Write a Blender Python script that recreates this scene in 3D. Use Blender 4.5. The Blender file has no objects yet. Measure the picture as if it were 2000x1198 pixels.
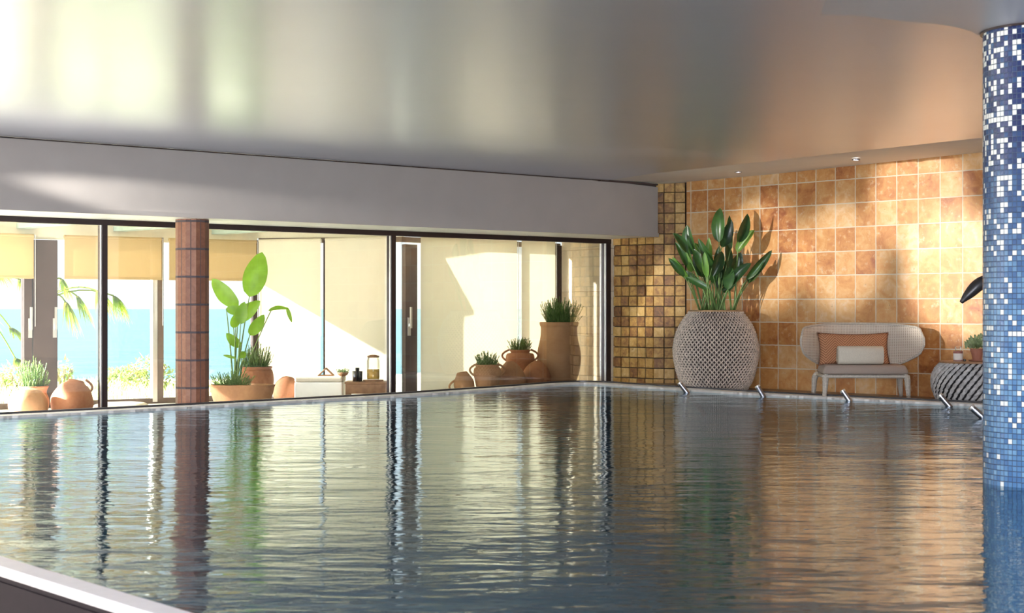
import bpy, bmesh, math, random
from mathutils import Vector, Matrix
from mathutils.geometry import tessellate_polygon
random.seed(7)
F = 3090.0            # focal length in pixels of the 2000 px wide frame
H = 1.0               # camera height over the pool coping (z = 0)
scene = bpy.context.scene
R = math.radians

# ------------------------------------------------------------------ camera, world, sun, exposure
cd = bpy.data.cameras.new('camera'); cam = bpy.data.objects.new('camera', cd)
scene.collection.objects.link(cam); scene.camera = cam
cam.location = (0, 0, H); cam.rotation_euler = (R(90), 0, 0)
cd.sensor_width = 36.0; cd.lens = F / 2000 * 36.0; cd.shift_y = 0.0005
cd.clip_end = 6000; cd.clip_start = 0.05
cd.dof.use_dof = True; cd.dof.focus_distance = 18.5; cd.dof.aperture_fstop = 5.6
scene.view_settings.view_transform = 'Standard'; scene.view_settings.look = 'None'
scene.view_settings.gamma = 1.0; scene.view_settings.exposure = 0.48
scene.view_settings.use_curve_mapping = False

world = bpy.data.worlds.new('world'); scene.world = world; world.use_nodes = True
wt = world.node_tree; wt.nodes.clear()
wo = wt.nodes.new('ShaderNodeOutputWorld'); wb = wt.nodes.new('ShaderNodeBackground')
wr = wt.nodes.new('ShaderNodeValToRGB'); wc = wt.nodes.new('ShaderNodeTexCoord'); ws = wt.nodes.new('ShaderNodeSeparateXYZ')
wt.links.new(wc.outputs['Generated'], ws.inputs[0]); wt.links.new(ws.outputs['Z'], wr.inputs[0])
wt.links.new(wr.outputs[0], wb.inputs[0]); wt.links.new(wb.outputs[0], wo.inputs[0])
e = wr.color_ramp.elements
e[0].position = 0.0; e[0].color = (0.90, 0.97, 1.0, 1); e[1].position = 0.5; e[1].color = (0.60, 0.78, 1.0, 1)
wb.inputs[1].default_value = 1.05

sd = bpy.data.lights.new('sun', 'SUN'); sd.energy = 68.0; sd.angle = R(0.6); sd.color = (1.0, 0.95, 0.87)
sun = bpy.data.objects.new('sun', sd); scene.collection.objects.link(sun)
sun.rotation_euler = Vector((.995, .05, -0.39)).to_track_quat('-Z', 'Y').to_euler()

# added area light behind the viewer, lifting the room's ambient light
ad = bpy.data.lights.new('added_rear_fill', 'AREA'); ad.shape = 'RECTANGLE'; ad.size = 10; ad.size_y = 2.2; ad.energy = 1550; ad.color = (.95, .97, 1)
al = bpy.data.objects.new('added_rear_fill', ad); scene.collection.objects.link(al)
al.location = (0, -6.8, 1.3); al.rotation_euler = (R(90), 0, R(0))

# ------------------------------------------------------------------ helpers
def px(x, y, Z): return Vector(((x - 1000) / F * Z, Z, H + (600 - y) / F * Z))
def on_line(P, d, x):                      # where the plan line P + t d meets the sight line of picture column x
    k = (x - 1000) / F
    t = (k * P[1] - P[0]) / (d[0] - k * d[1])
    return Vector((P[0] + t * d[0], P[1] + t * d[1]))
def link(o, parent=None):
    scene.collection.objects.link(o)
    if parent: o.parent = parent
    return o
def tag(o, label=None, cat=None, group=None, kind=None):
    if label: o['label'] = label
    if cat: o['category'] = cat
    if group: o['group'] = group
    if kind: o['kind'] = kind
    return o
def empty(name, loc, rz=0, **k):
    o = bpy.data.objects.new(name, None); o.empty_display_size = .1
    o.location = loc; o.rotation_euler = (0, 0, rz); link(o); return tag(o, **k)
def mk(name, bm, m, parent=None, smooth=False, loc=None, rot=None, bevel=0, sub=0, **k):
    me = bpy.data.meshes.new(name)
    bmesh.ops.recalc_face_normals(bm, faces=bm.faces)
    bm.to_mesh(me); bm.free()
    if smooth:
        for p in me.polygons: p.use_smooth = True
    for mm in (m if isinstance(m, (list, tuple)) else [m]): me.materials.append(mm)
    o = bpy.data.objects.new(name, me)
    if loc is not None: o.location = loc
    if rot is not None: o.rotation_euler = rot
    link(o, parent)
    if bevel:
        b = o.modifiers.new('bevel', 'BEVEL'); b.width = bevel; b.segments = 2; b.limit_method = 'ANGLE'
    if sub:
        s = o.modifiers.new('sub', 'SUBSURF'); s.levels = sub; s.render_levels = sub
    return tag(o, **k)
def box(bm, x0, x1, y0, y1, z0, z1, M=None, mi=0):
    c = [(x0, y0, z0), (x1, y0, z0), (x1, y1, z0), (x0, y1, z0), (x0, y0, z1), (x1, y0, z1), (x1, y1, z1), (x0, y1, z1)]
    v = [bm.verts.new((M @ Vector(p)) if M else p) for p in c]
    for f in ((0, 3, 2, 1), (4, 5, 6, 7), (0, 1, 5, 4), (1, 2, 6, 5), (2, 3, 7, 6), (3, 0, 4, 7)):
        bm.faces.new([v[i] for i in f]).material_index = mi
def prism(bm, pts, z0, z1):                # pts = plan polygon; z0, z1 numbers or lists
    n = len(pts)
    a = z0 if isinstance(z0, (list, tuple)) else [z0] * n
    b = z1 if isinstance(z1, (list, tuple)) else [z1] * n
    lo = [bm.verts.new((p[0], p[1], a[i])) for i, p in enumerate(pts)]
    hi = [bm.verts.new((p[0], p[1], b[i])) for i, p in enumerate(pts)]
    if n > 4:
        for t in tessellate_polygon([[Vector((p[0], p[1], 0)) for p in pts]]):
            bm.faces.new([lo[i] for i in t]); bm.faces.new([hi[i] for i in t])
    else:
        bm.faces.new(lo[::-1]); bm.faces.new(hi)
    for i in range(n): bm.faces.new([lo[i], lo[(i + 1) % n], hi[(i + 1) % n], hi[i]])
def wallbox(bm, a, b, z0, z1, t0, t1):     # box along plan segment a-b, between offsets t0 and t1 on the far side
    a = Vector(a[:2]); b = Vector(b[:2]); d = (b - a).normalized(); n = Vector((-d.y, d.x))
    prism(bm, [a + n * t0, b + n * t0, b + n * t1, a + n * t1], z0, z1)
def lathe(bm, prof, seg=40, M=None, mi=0, cap=True):
    rings = []
    for r, z in prof:
        ring = []
        for i in range(seg):
            a = 2 * math.pi * i / seg
            p = Vector((r * math.cos(a), r * math.sin(a), z))
            ring.append(bm.verts.new(M @ p if M else p))
        rings.append(ring)
    for j in range(len(rings) - 1):
        for i in range(seg):
            f = bm.faces.new([rings[j][i], rings[j][(i + 1) % seg], rings[j + 1][(i + 1) % seg], rings[j + 1][i]])
            f.material_index = mi
    if cap:
        bm.faces.new(rings[0][::-1]).material_index = mi
        bm.faces.new(rings[-1]).material_index = mi
def tube(bm, pts, rad, seg=8, mi=0):       # rad number or list
    n = len(pts); pts = [Vector(p) for p in pts]
    rs = rad if isinstance(rad, (list, tuple)) else [rad] * n
    rings = []; up = None
    for i in range(n):
        t = (pts[min(i + 1, n - 1)] - pts[max(i - 1, 0)]).normalized()
        if up is None:
            up = Vector((0, 0, 1)) if abs(t.z) < .9 else Vector((1, 0, 0))
        s = t.cross(up).normalized(); u = s.cross(t).normalized(); up = u
        rings.append([bm.verts.new(pts[i] + (s * math.cos(2 * math.pi * k / seg) + u * math.sin(2 * math.pi * k / seg)) * rs[i]) for k in range(seg)])
    for j in range(n - 1):
        for i in range(seg):
            bm.faces.new([rings[j][i], rings[j][(i + 1) % seg], rings[j + 1][(i + 1) % seg], rings[j + 1][i]]).material_index = mi
    bm.faces.new(rings[0][::-1]).material_index = mi; bm.faces.new(rings[-1]).material_index = mi
def bez(p0, p1, p2, n=8):
    return [p0 * (1 - t) ** 2 + p1 * 2 * t * (1 - t) + p2 * t * t for t in [i / n for i in range(n + 1)]]

# ------------------------------------------------------------------ materials
class N:
    def __init__(s, name):
        s.m = bpy.data.materials.new(name); s.m.use_nodes = True; s.t = s.m.node_tree; s.t.nodes.clear()
        s.out = s.t.nodes.new('ShaderNodeOutputMaterial')
    def n(s, typ, ins=None, **props):
        nd = s.t.nodes.new('ShaderNode' + typ)
        for k, v in props.items(): setattr(nd, k, v)
        for k, v in (ins or {}).items():
            i = nd.inputs[k]
            if isinstance(v, bpy.types.NodeSocket): s.t.links.new(v, i)
            else: i.default_value = v
        return nd
    def math(s, op, a, b=0.0, c=None):
        nd = s.n('Math', {0: a, 1: b}, operation=op)
        if c is not None: nd.inputs[2].default_value = c
        return nd.outputs[0]
    def ramp(s, fac, stops, interp='LINEAR'):
        nd = s.n('ValToRGB', {0: fac}); cr = nd.color_ramp; cr.interpolation = interp
        cr.elements[0].position = stops[0][0]; cr.elements[0].color = (*stops[0][1], 1)
        cr.elements[1].position = stops[-1][0]; cr.elements[1].color = (*stops[-1][1], 1)
        for p, c in stops[1:-1]:
            el = cr.elements.new(p); el.color = (*c, 1)
        return nd.outputs[0]
    def mix(s, fac, a, b, blend='MIX'):
        nd = s.n('Mix', data_type='RGBA', blend_type=blend)
        for i, v in ((0, fac), (6, a), (7, b)):
            if isinstance(v, bpy.types.NodeSocket): s.t.links.new(v, nd.inputs[i])
            else: nd.inputs[i].default_value = v if i == 0 else (*v[:3], 1)
        return nd.outputs[2]
    def surf(s, sh): s.t.links.new(sh, s.out.inputs[0]); return s.m
    def pr(s, **k):
        p = s.n('BsdfPrincipled')
        for key, v in k.items():
            key = key.replace('_', ' ')
            i = p.inputs[key]
            if isinstance(v, bpy.types.NodeSocket): s.t.links.new(v, i)
            elif isinstance(v, tuple): i.default_value = (*v[:3], 1) if len(i.default_value) == 4 else v
            else: i.default_value = v
        return p.outputs[0]
    def bump(s, h, strength=.3, dist=.01):
        return s.n('Bump', {'Height': h, 'Strength': strength, 'Distance': dist}).outputs[0]
    def coord(s, which='Object'): return s.n('TexCoord').outputs[which]
    def noise(s, vec, scale, detail=3, rough=.5, out=0, dist=0.0):
        return s.n('TexNoise', {'Vector': vec, 'Scale': scale, 'Detail': detail, 'Roughness': rough, 'Distortion': dist}).outputs[out]

def plain(name, col, rough=.5, metal=0.0, var=.08, scale=20, bump=0.0, spec=.5):
    k = N(name); co = k.coord()
    nz = k.noise(co, scale, 4)
    d = tuple(c * (1 - var) for c in col); l = tuple(min(1, c * (1 + var)) for c in col)
    c = k.ramp(nz, [(.3, d), (.7, l)])
    kw = dict(Base_Color=c, Roughness=rough, Metallic=metal)
    kw['Specular_IOR_Level'] = spec
    if bump: kw['Normal'] = k.bump(nz, bump, .005)
    return k.surf(k.pr(**kw))
def tiles(name, pu, pv, u0, v0, grout, ramp, gcol, rough=.5, polar=0, pits=.5, gbump=.6, ndist=.25, white=None, blot=None):
    """square tiles on the object's local x / z (or round its axis when polar = radius)"""
    k = N(name); co = k.coord(); sp = k.n('SeparateXYZ', {0: co})
    if polar:
        u = k.math('MULTIPLY', k.math('ARCTAN2', sp.outputs[1], sp.outputs[0]), polar)
    else: u = sp.outputs[0]
    us = k.math('DIVIDE', k.math('SUBTRACT', u, u0), pu); vs = k.math('DIVIDE', k.math('SUBTRACT', sp.outputs[2], v0), pv)
    wob = k.noise(co, 9 / pu * .3, 2)
    wob = k.math('MULTIPLY', k.math('SUBTRACT', wob, .5), ndist * .12)
    us = k.math('ADD', us, wob); vs = k.math('ADD', vs, wob)
    iu = k.math('FLOOR', us); iv = k.math('FLOOR', vs)
    fu = k.math('ABSOLUTE', k.math('SUBTRACT', k.math('SUBTRACT', us, iu), .5)); fv = k.math('ABSOLUTE', k.math('SUBTRACT', k.math('SUBTRACT', vs, iv), .5))
    edge = k.math('MAXIMUM', k.math('ADD', fu, 0.0), fv)
    g = grout / pu / 2
    mr = k.n('MapRange', {0: edge, 1: .5 - g * 1.5, 2: .5 - g * .8, 3: 0.0, 4: 1.0}); gm = mr.outputs[0]
    cell = k.n('CombineXYZ', {0: iu, 1: iv}); wn = k.n('TexWhiteNoise', {0: cell.outputs[0]}, noise_dimensions='2D')
    rnd = wn.outputs[0]
    sh = k.n('VectorMath', {0: co, 1: wn.outputs[1]}, operation='ADD').outputs[0]
    n1 = k.noise(sh, 3.2 / pu * .3 * 2, 5, .6, dist=.8)
    n2 = k.noise(sh, 14, 5, .65)
    fac = k.math('ADD', k.math('MULTIPLY', rnd, .5), k.math('MULTIPLY', n1, .95)); fac = k.math('ADD', k.math('SUBTRACT', fac, .38), k.math('MULTIPLY', n2, .28)); fac = k.math('SUBTRACT', fac, .06)
    col = k.ramp(fac, ramp)
    if blot: col = k.mix(k.math('MULTIPLY', k.n('MapRange', {0: n2, 1: .56, 2: .72}).outputs[0], .7), col, blot)
    pit = k.noise(sh, 26 / pu * .3, 3, .7)
    pm = k.n('MapRange', {0: pit, 1: .34, 2: .28}).outputs[0]
    col = k.mix(k.math('MULTIPLY', pm, pits), col, (.12, .07, .035))
    if white:
        # more white tessera towards the top
        zt = k.n('MapRange', {0: sp.outputs[2], 1: white[0], 2: white[1], 3: white[2], 4: white[3]}).outputs[0]
        wm = k.math('LESS_THAN', wn.outputs[0], zt)
        rn2 = k.n('TexWhiteNoise', {0: k.n('CombineXYZ', {0: iv, 1: iu}).outputs[0]}, noise_dimensions='2D').outputs[0]
        low = k.ramp(k.math('ADD', k.math('MULTIPLY', rn2, .8), .1), white[4]); hi = k.ramp(k.math('ADD', k.math('MULTIPLY', rn2, .8), .1), white[5])
        zc = k.n('MapRange', {0: sp.outputs[2], 1: .9, 2: 2.0}).outputs[0]
        col = k.mix(wm, k.mix(zc, low, hi), (.85, .88, .86))
    col = k.mix(gm, col, gcol)
    hgt = k.math('SUBTRACT', k.math('MULTIPLY', k.math('SUBTRACT', 1.0, gm), gbump), k.math('MULTIPLY', pm, pits * .5))
    hgt = k.math('ADD', hgt, k.math('MULTIPLY', n1, .25))
    rr = k.math('ADD', k.math('MULTIPLY', gm, .4), rough)
    return k.surf(k.pr(Base_Color=col, Roughness=rr, Normal=k.bump(hgt, .6, .008)))

M = {}
M['tile_wall'] = tiles('ochre_travertine_tile', .2966, .290, .168, .2276, .012,
    [(0, (.30, .09, .03)), (.2, (.47, .19, .055)), (.42, (.59, .29, .095)), (.62, (.66, .39, .17)), (1, (.80, .63, .42))], (.68, .60, .47), rough=.42, blot=(.66, .50, .33))
M['stone'] = tiles('small_travertine_block', .149, .1412, 0, .02, .010,
    [(0, (.10, .05, .03)), (.25, (.30, .14, .045)), (.5, (.56, .33, .09)), (.75, (.70, .47, .18)), (1, (.85, .70, .42))], (.10, .075, .05), rough=.5, pits=.9)
M['travertine'] = tiles('pale_travertine', .30, .60, 0, .02, .004, [(0, (.70, .54, .36)), (.5, (.84, .71, .53)), (1, (.92, .84, .70))], (.6, .48, .34), rough=.6, pits=.8)
M['brown_tile'] = tiles('brown_column_tile', .1125, .299, 0, .10, .007,
    [(0, (.18, .075, .045)), (.4, (.27, .115, .07)), (.7, (.34, .16, .10)), (1, (.42, .24, .17))], (.10, .085, .10), rough=.5, polar=.179, pits=.6, ndist=.15)
M['mosaic'] = tiles('blue_glass_mosaic', .02705, .0308, 0, 0, .0032, [(0, (.02, .06, .2)), (1, (.2, .4, .6))], (.05, .085, .16), rough=.16, polar=.31, pits=0.0, ndist=.1, gbump=.8,
    white=(.2, 2.1, .055, .36, [(0, (.05, .14, .34)), (.5, (.10, .24, .47)), (1, (.22, .42, .62))], [(0, (.004, .010, .075)), (.6, (.007, .028, .14)), (1, (.015, .08, .22))]))
M['pool_tile'] = tiles('pool_basin_mosaic', .05, .05, 0, 0, .005, [(0, (.10, .50, .66)), (.5, (.18, .66, .78)), (1, (.35, .78, .86))], (.14, .52, .66), rough=.3, pits=0.0)

k = N('lacquered_ceiling'); co = k.coord(); nz = k.noise(co, 1.2, 2)
M['ceiling'] = k.surf(k.pr(Base_Color=k.ramp(nz, [(.3, (.62, .66, .78)), (.7, (.64, .68, .80))]), Metallic=.7, Roughness=.30, Normal=k.bump(k.noise(co, 2.5, 2), .12, .01)))
M['plaster'] = plain('grey_plaster', (.42, .395, .38), .7, var=.03, scale=3)
M['strip'] = plain('pale_plaster', (.82, .81, .81), .7, var=.02, scale=3)
M['white_paint'] = plain('white_paint', (.85, .85, .83), .5, var=.02)
M['coping'] = plain('white_coping_stone', (.92, .91, .90), .45, var=.05, scale=12)
M['near_coping'] = plain('polished_steel_grey_coping', (.86, .87, .93), .3, var=.03)
M['dark_wall'] = plain('dark_cladding', (.013, .009, .013), .7, var=.1, spec=.12)
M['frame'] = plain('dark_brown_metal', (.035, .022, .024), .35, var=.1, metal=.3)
M['frame_warm'] = plain('warm_grey_frame', (.16, .12, .10), .45, var=.08)  # lighter warm grey tone for the outer window frames
M['panel'] = plain('brown_grey_panel', (.085, .062, .06), .5, var=.15, scale=5)
M['aluminium'] = plain('pale_aluminium', (.75, .73, .70), .3, metal=.6, var=.03)
M['cream'] = plain('cream_plaster', (.78, .74, .62), .8, var=.03)
M['teal_beam'] = plain('pale_green_paint', (.38, .50, .46), .6, var=.04)
M['floor'] = plain('sandstone_floor', (.80, .77, .71), .5, var=.1, scale=4)
M['deck'] = plain('brown_deck_stone', (.17, .105, .07), .35, var=.25, scale=9)
M['steel'] = plain('brushed_steel', (.34, .34, .38), .3, metal=1, var=.05)
M['dark_steel'] = plain('dark_grey_metal', (.07, .068, .075), .35, metal=.5, var=.1)
M['black'] = plain('black_enamel', (.015, .015, .018), .3)
M['soil'] = plain('potting_soil', (.05, .03, .02), .95, var=.4, scale=40)
M['wood'] = plain('oiled_wood', (.30, .15, .07), .5, var=.2, scale=15)
M['towel'] = plain('cream_terry', (.66, .61, .52), .95, var=.06, scale=90, bump=.5)
M['seat_fabric'] = plain('taupe_fabric', (.38, .31, .27), .9, var=.05, scale=160, bump=.3)
M['candle_wax'] = plain('candle_label_white', (.75, .70, .66), .5)
M['candle_band'] = plain('dull_red_wax', (.30, .10, .08), .5)

def clay(name, a, b, c):
    k = N(name); co = k.coord(); n1 = k.noise(co, 3.5, 5, .6, dist=.5); n2 = k.noise(co, 40, 4)
    col = k.ramp(n1, [(.25, a), (.5, b), (.75, c)])
    col = k.mix(k.math('MULTIPLY', n2, .2), col, (.65, .42, .26))
    return k.surf(k.pr(Base_Color=col, Roughness=.75, Normal=k.bump(k.math('ADD', n1, n2), .25, .004)))
M['clay'] = clay('terracotta', (.19, .062, .024), (.29, .10, .04), (.37, .155, .07))
M['clay_pale'] = clay('pale_terracotta', (.29, .14, .065), (.40, .21, .10), (.46, .28, .15))
M['clay_dark'] = clay('weathered_terracotta', (.20, .09, .05), (.32, .15, .07), (.42, .22, .10))
M['clay_pot'] = clay('brick_red_clay', (.28, .09, .06), (.34, .12, .08), (.42, .18, .12))

def leafmat(name, a, b, trans=.35, rough=.4):
    k = N(name); co = k.coord(); nz = k.noise(co, 9, 3)
    col = k.ramp(nz, [(.3, a), (.7, b)])
    p = k.pr(Base_Color=col, Roughness=rough)
    t = k.n('BsdfTranslucent', {0: k.mix(.5, col, (.45, .75, .05))}).outputs[0]
    mx = k.n('MixShader', {0: trans, 1: p, 2: t}); return k.surf(mx.outputs[0])
M['leaf'] = leafmat('strelitzia_leaf', (.014, .050, .016), (.045, .125, .028), .12, .3)
M['leaf_dark'] = leafmat('dark_strelitzia_leaf', (.012, .035, .015), (.025, .075, .022), .06, .3)
M['leaf_light'] = leafmat('light_strelitzia_leaf', (.10, .24, .04), (.18, .36, .08), .3, .35)
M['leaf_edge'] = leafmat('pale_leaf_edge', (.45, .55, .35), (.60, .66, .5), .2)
M['banana'] = leafmat('backlit_broad_leaf', (.05, .17, .012), (.13, .32, .03), .5, .35)
M['rosemary'] = leafmat('rosemary_needle', (.025, .09, .02), (.08, .20, .05), .2, .5)
M['succulent'] = leafmat('grey_green_leaf', (.20, .30, .14), (.50, .58, .38), .2, .5)
M['stem'] = leafmat('green_stem', (.10, .20, .05), (.22, .34, .12), .15)
M['palm'] = leafmat('sunlit_palm_blade', (.10, .16, .03), (.27, .22, .04), .45, .5)
M['grass'] = leafmat('dry_meadow', (.30, .37, .16), (.68, .68, .40), .4, .7)
M['bush'] = leafmat('coastal_bush_leaf', (.22, .26, .12), (.42, .44, .24), .3, .6)
M['trunk'] = plain('palm_bark', (.30, .22, .15), .9, var=.3, scale=15)
M['ground'] = plain('garden_earth', (.50, .49, .36), .9, var=.25, scale=1.5)

k = N('window_glass'); lw = k.n('Fresnel', {'IOR': 1.45}).outputs[0]
lw = k.math('MULTIPLY', lw, .8)
mx = k.n('MixShader', {0: lw, 1: k.n('BsdfTransparent', {0: (.975, .985, .98, 1)}).outputs[0], 2: k.n('BsdfGlossy', {'Color': (1, 1, 1, 1), 'Roughness': .0}).outputs[0]})
M['glass'] = k.surf(mx.outputs[0])
M['jar_glass'] = M['glass']

def blindmat(name, col, op, tw=.5):
    k = N(name); co = k.coord(); sp = k.n('SeparateXYZ', {0: co})
    w = k.math('ADD', k.math('SINE', k.math('MULTIPLY', sp.outputs[2], 900.0)), k.math('SINE', k.math('MULTIPLY', sp.outputs[0], 900.0)))
    nz = k.noise(co, 6, 3)
    c = k.mix(k.math('MULTIPLY', nz, .3), col, tuple(x * .8 for x in col))
    d = k.n('BsdfDiffuse', {0: c}).outputs[0]; t = k.n('BsdfTranslucent', {0: c}).outputs[0]
    dt = k.n('MixShader', {0: tw, 1: d, 2: t}).outputs[0]
    mx = k.n('MixShader', {0: op, 1: k.n('BsdfTransparent', {0: (1, .97, .88, 1)}).outputs[0], 2: dt})
    return k.surf(mx.outputs[0])
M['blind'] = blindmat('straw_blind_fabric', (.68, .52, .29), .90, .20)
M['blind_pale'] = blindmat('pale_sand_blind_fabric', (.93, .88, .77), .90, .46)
M['blind_side'] = blindmat('lit_straw_blind_fabric', (.93, .88, .74), .93, .22)  # whitened copy of the straw fabric, sun brightness put into its colour

# pool water: Fresnel mirror over a tinted clear body
k = N('pool_water'); co = k.coord()
mp = k.n('Mapping', {0: co, 'Rotation': (0, 0, R(8)), 'Scale': (.62, 1.55, 1)}).outputs[0]
w1 = k.noise(mp, 1.1, 2, .5, dist=.4); w2 = k.noise(mp, 4.2, 3, .55, dist=.5); w3 = k.noise(mp, 13, 2, .5)
hh = k.math('ADD', k.math('MULTIPLY', w1, 2.2), k.math('ADD', k.math('MULTIPLY', w2, 1.0), k.math('MULTIPLY', w3, .26)))
nb = k.bump(hh, 1.0, .0058)
fr = k.n('Fresnel', {'IOR': 2.5, 'Normal': nb}).outputs[0]
gl = k.n('BsdfGlossy', {'Color': (.84, .94, 1, 1), 'Roughness': .025, 'Normal': nb}).outputs[0]
tr = k.n('BsdfTransparent', {0: (.22, .66, .86, 1)}).outputs[0]
tb = k.n('BsdfDiffuse', {0: (.006, .085, .145, 1), 'Normal': nb}).outputs[0]
tr = k.n('MixShader', {0: .6, 1: tr, 2: tb}).outputs[0]
mx = k.n('MixShader', {0: fr, 1: tr, 2: gl}); M['water'] = k.surf(mx.outputs[0])
k = N('sea'); co = k.coord()
mp = k.n('Mapping', {0: co, 'Scale': (.25, 1, 1)}).outputs[0]
nz = k.noise(mp, .25, 5, .6)
M['sea'] = k.surf(k.pr(Base_Color=k.ramp(nz, [(.3, (.026, .072, .088)), (.7, (.046, .105, .125))]), Roughness=.5, Normal=k.bump(nz, 1.0, 1.0)))

# ------------------------------------------------------------------ plan of the place
dA = Vector((.757, .653)); nA = Vector((-.653, .757)); dA.normalize(); nA.normalize()     # nA points outdoors
dB = Vector((.658, -.753)).normalized(); nB = Vector((.753, .658)).normalized()           # nB points into the tile wall
WA = Vector((-5.29, 16.35))           # window plane
LA = Vector((-4.97, 15.36))           # lintel face
WB = Vector((3.25, 20.1))             # tile wall
L1 = Vector((-4.6, 20.5)); d1 = Vector((.793, .609)).normalized()   # outer glazing towards the sea
C1 = on_line(L1, d1, 503); C2 = Vector((-1.455, 20.9)); C3 = Vector((.728, 23.2)); C4 = Vector((1.396, 22.12))
GF = -.25                              # gallery floor
CZ = 2.66                              # ceiling

# ---- pool
edge_pts = [(-9.4, 11.3), (-7.0, 13.1), (-4.81, 14.86), (-3.54, 16.09), (-2.45, 17.2), (-1.42, 18.28), (-.65, 19.3), (0, 20.2), (.41, 20.85), (.80, 21.25), (1.10, 21.25), (1.40, 20.95), (1.75, 20.4), (2.5, 19.31), (3.0, 18.62), (3.75, 17.8), (4.52, 17.0), (6.0, 15.45), (9.5, 11.8)]
def catmull(P, n=6):
    out = []
    for i in range(len(P) - 1):
        a = Vector(P[max(i - 1, 0)]); b = Vector(P[i]); c = Vector(P[i + 1]); d = Vector(P[min(i + 2, len(P) - 1)])
        for j in range(n):
            t = j / n
            out.append(.5 * ((2 * b) + (c - a) * t + (2 * a - 5 * b + 4 * c - d) * t * t + (3 * b - 3 * c + d - a) * t ** 3))
    out.append(Vector(P[-1])); return out
edge = catmull(edge_pts)
def offset(P, w):
    out = []
    for i, p in enumerate(P):
        t = (P[min(i + 1, len(P) - 1)] - P[max(i - 1, 0)]).normalized()
        out.append(p + Vector((t.y, -t.x)) * w)        # towards the water
    return out
def ribbon(bm, A, B, za, zb, mi=0):
    va = [bm.verts.new((p.x, p.y, za)) for p in A]; vb = [bm.verts.new((p.x, p.y, zb)) for p in B]
    for i in range(len(A) - 1): bm.faces.new([va[i], va[i + 1], vb[i + 1], vb[i]]).material_index = mi
in1 = offset(edge, .05); in2 = offset(edge, .30)
bm = bmesh.new()
ribbon(bm, edge, in1, .012, .012); ribbon(bm, in1, in1, .012, -.02); ribbon(bm, edge, edge, .012, -.4)
mk('pool_kerb', bm, M['dark_steel'], kind='structure', label='thin dark grey lip round the outside of the pool edge')
# overflow grate: real bars with gaps across the ring
bm = bmesh.new()
dist = [0]
for i in range(1, len(edge)): dist.append(dist[-1] + (edge[i] - edge[i - 1]).length)
def at_len(P, s):
    for i in range(1, len(dist)):
        if dist[i] >= s:
            t = (s - dist[i - 1]) / (dist[i] - dist[i - 1]); return P[i - 1].lerp(P[i], t)
    return P[-1]
s = .0
while s < dist[-1] - .05:
    a = at_len(in1, s); b = at_len(in1, s + .041); c = at_len(in2, s + .041); d = at_len(in2, s)
    prism(bm, [a, b, c, d], -.03, -.006); s += .048
ribbon(bm, offset(edge, .27), in2, -.004, -.004); ribbon(bm, in2, in2, -.004, -.12)
mk('pool_grate', bm, M['coping'], kind='structure', label='white slatted overflow grate curving along the pool')
bm = bmesh.new(); ribbon(bm, edge, in2, -.07, -.07); mk('trim_9', bm, M['dark_wall'], kind='structure')
WL = -.028
near_a = Vector((-2.06, 6.37)); near_d = Vector((.65, -.76)).normalized()
NA = near_a - near_d * 9.5; NB = near_a + near_d * 9.5
poly = [(p.x, p.y) for p in offset(edge, .285)] + [(11, 5), (NB.x + 3, NB.y), (NB.x, NB.y), (NA.x, NA.y)]
bm = bmesh.new(); bm.faces.new([bm.verts.new((x, y, WL)) for x, y in poly]); bmesh.ops.triangulate(bm, faces=bm.faces)
mk('pool_water', bm, M['water'], kind='structure', label='dark teal rippled pool water mirroring the bright windows')
bm = bmesh.new(); f = bm.faces.new([bm.verts.new((x, y, -1.35)) for x, y in poly]); bmesh.ops.triangulate(bm, faces=bm.faces)
ring_l = [Vector(p) for p in poly] + [Vector(poly[0])]
ribbon(bm, ring_l, ring_l, -1.35, WL - .01)
mk('pool_basin', bm, M['pool_tile'], kind='structure', label='blue mosaic basin under the pool water')
# near pool rim, lower left of the picture
bm = bmesh.new(); wallbox(bm, NA, NB, -.04, 0.0, 0, -.115)
mk('near_pool_rim', bm, M['near_coping'], bevel=.008, kind='structure', label='pale rim of the near pool edge in the lower left corner')
bm = bmesh.new(); wallbox(bm, NA, NB, -1.5, -.04, -.02, -.105); wallbox(bm, NA, NB, -.075, -.06, -.105, -.112); wallbox(bm, NA, NB, -.20, -.194, -.105, -.108)
mk('near_pool_wall', bm, M['dark_wall'], kind='structure', label='dark outer face of the near pool edge')

# ---- floors
bm = bmesh.new()
outer = offset(edge, -.01)
i0 = next(i for i, p in enumerate(outer) if p.x > 1.45)
deck = [(p.x, p.y) for p in outer[i0:]] + [(14, 14.0), (9.0, 17.5), (WB.x + dB.x * 3.2 + .4, WB.y + dB.y * 3.2 + .4), (WB.x - dB.x * 1.4 + .3, WB.y - dB.y * 1.4 + .3), (1.9, 22.0)]
bm.faces.new([bm.verts.new((x, y, -.04)) for x, y in deck]); bmesh.ops.triangulate(bm, faces=bm.faces)
mk('floor', bm, M['deck'], kind='structure', label='brown stone deck strip below the ochre tile wall')
bm = bmesh.new(); bm.faces.new([bm.verts.new((x, y, GF)) for x, y in ((-12, 9), (1.6, 20.6), (2.2, 22), (.9, 23.6), (-1.4, 21.3), (-3.4, 21.6), (-12, 14.8))]); bmesh.ops.triangulate(bm, faces=bm.faces)
mk('floor.001', bm, M['floor'], kind='structure', label='pale floor of the glazed gallery behind the pool')

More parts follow.
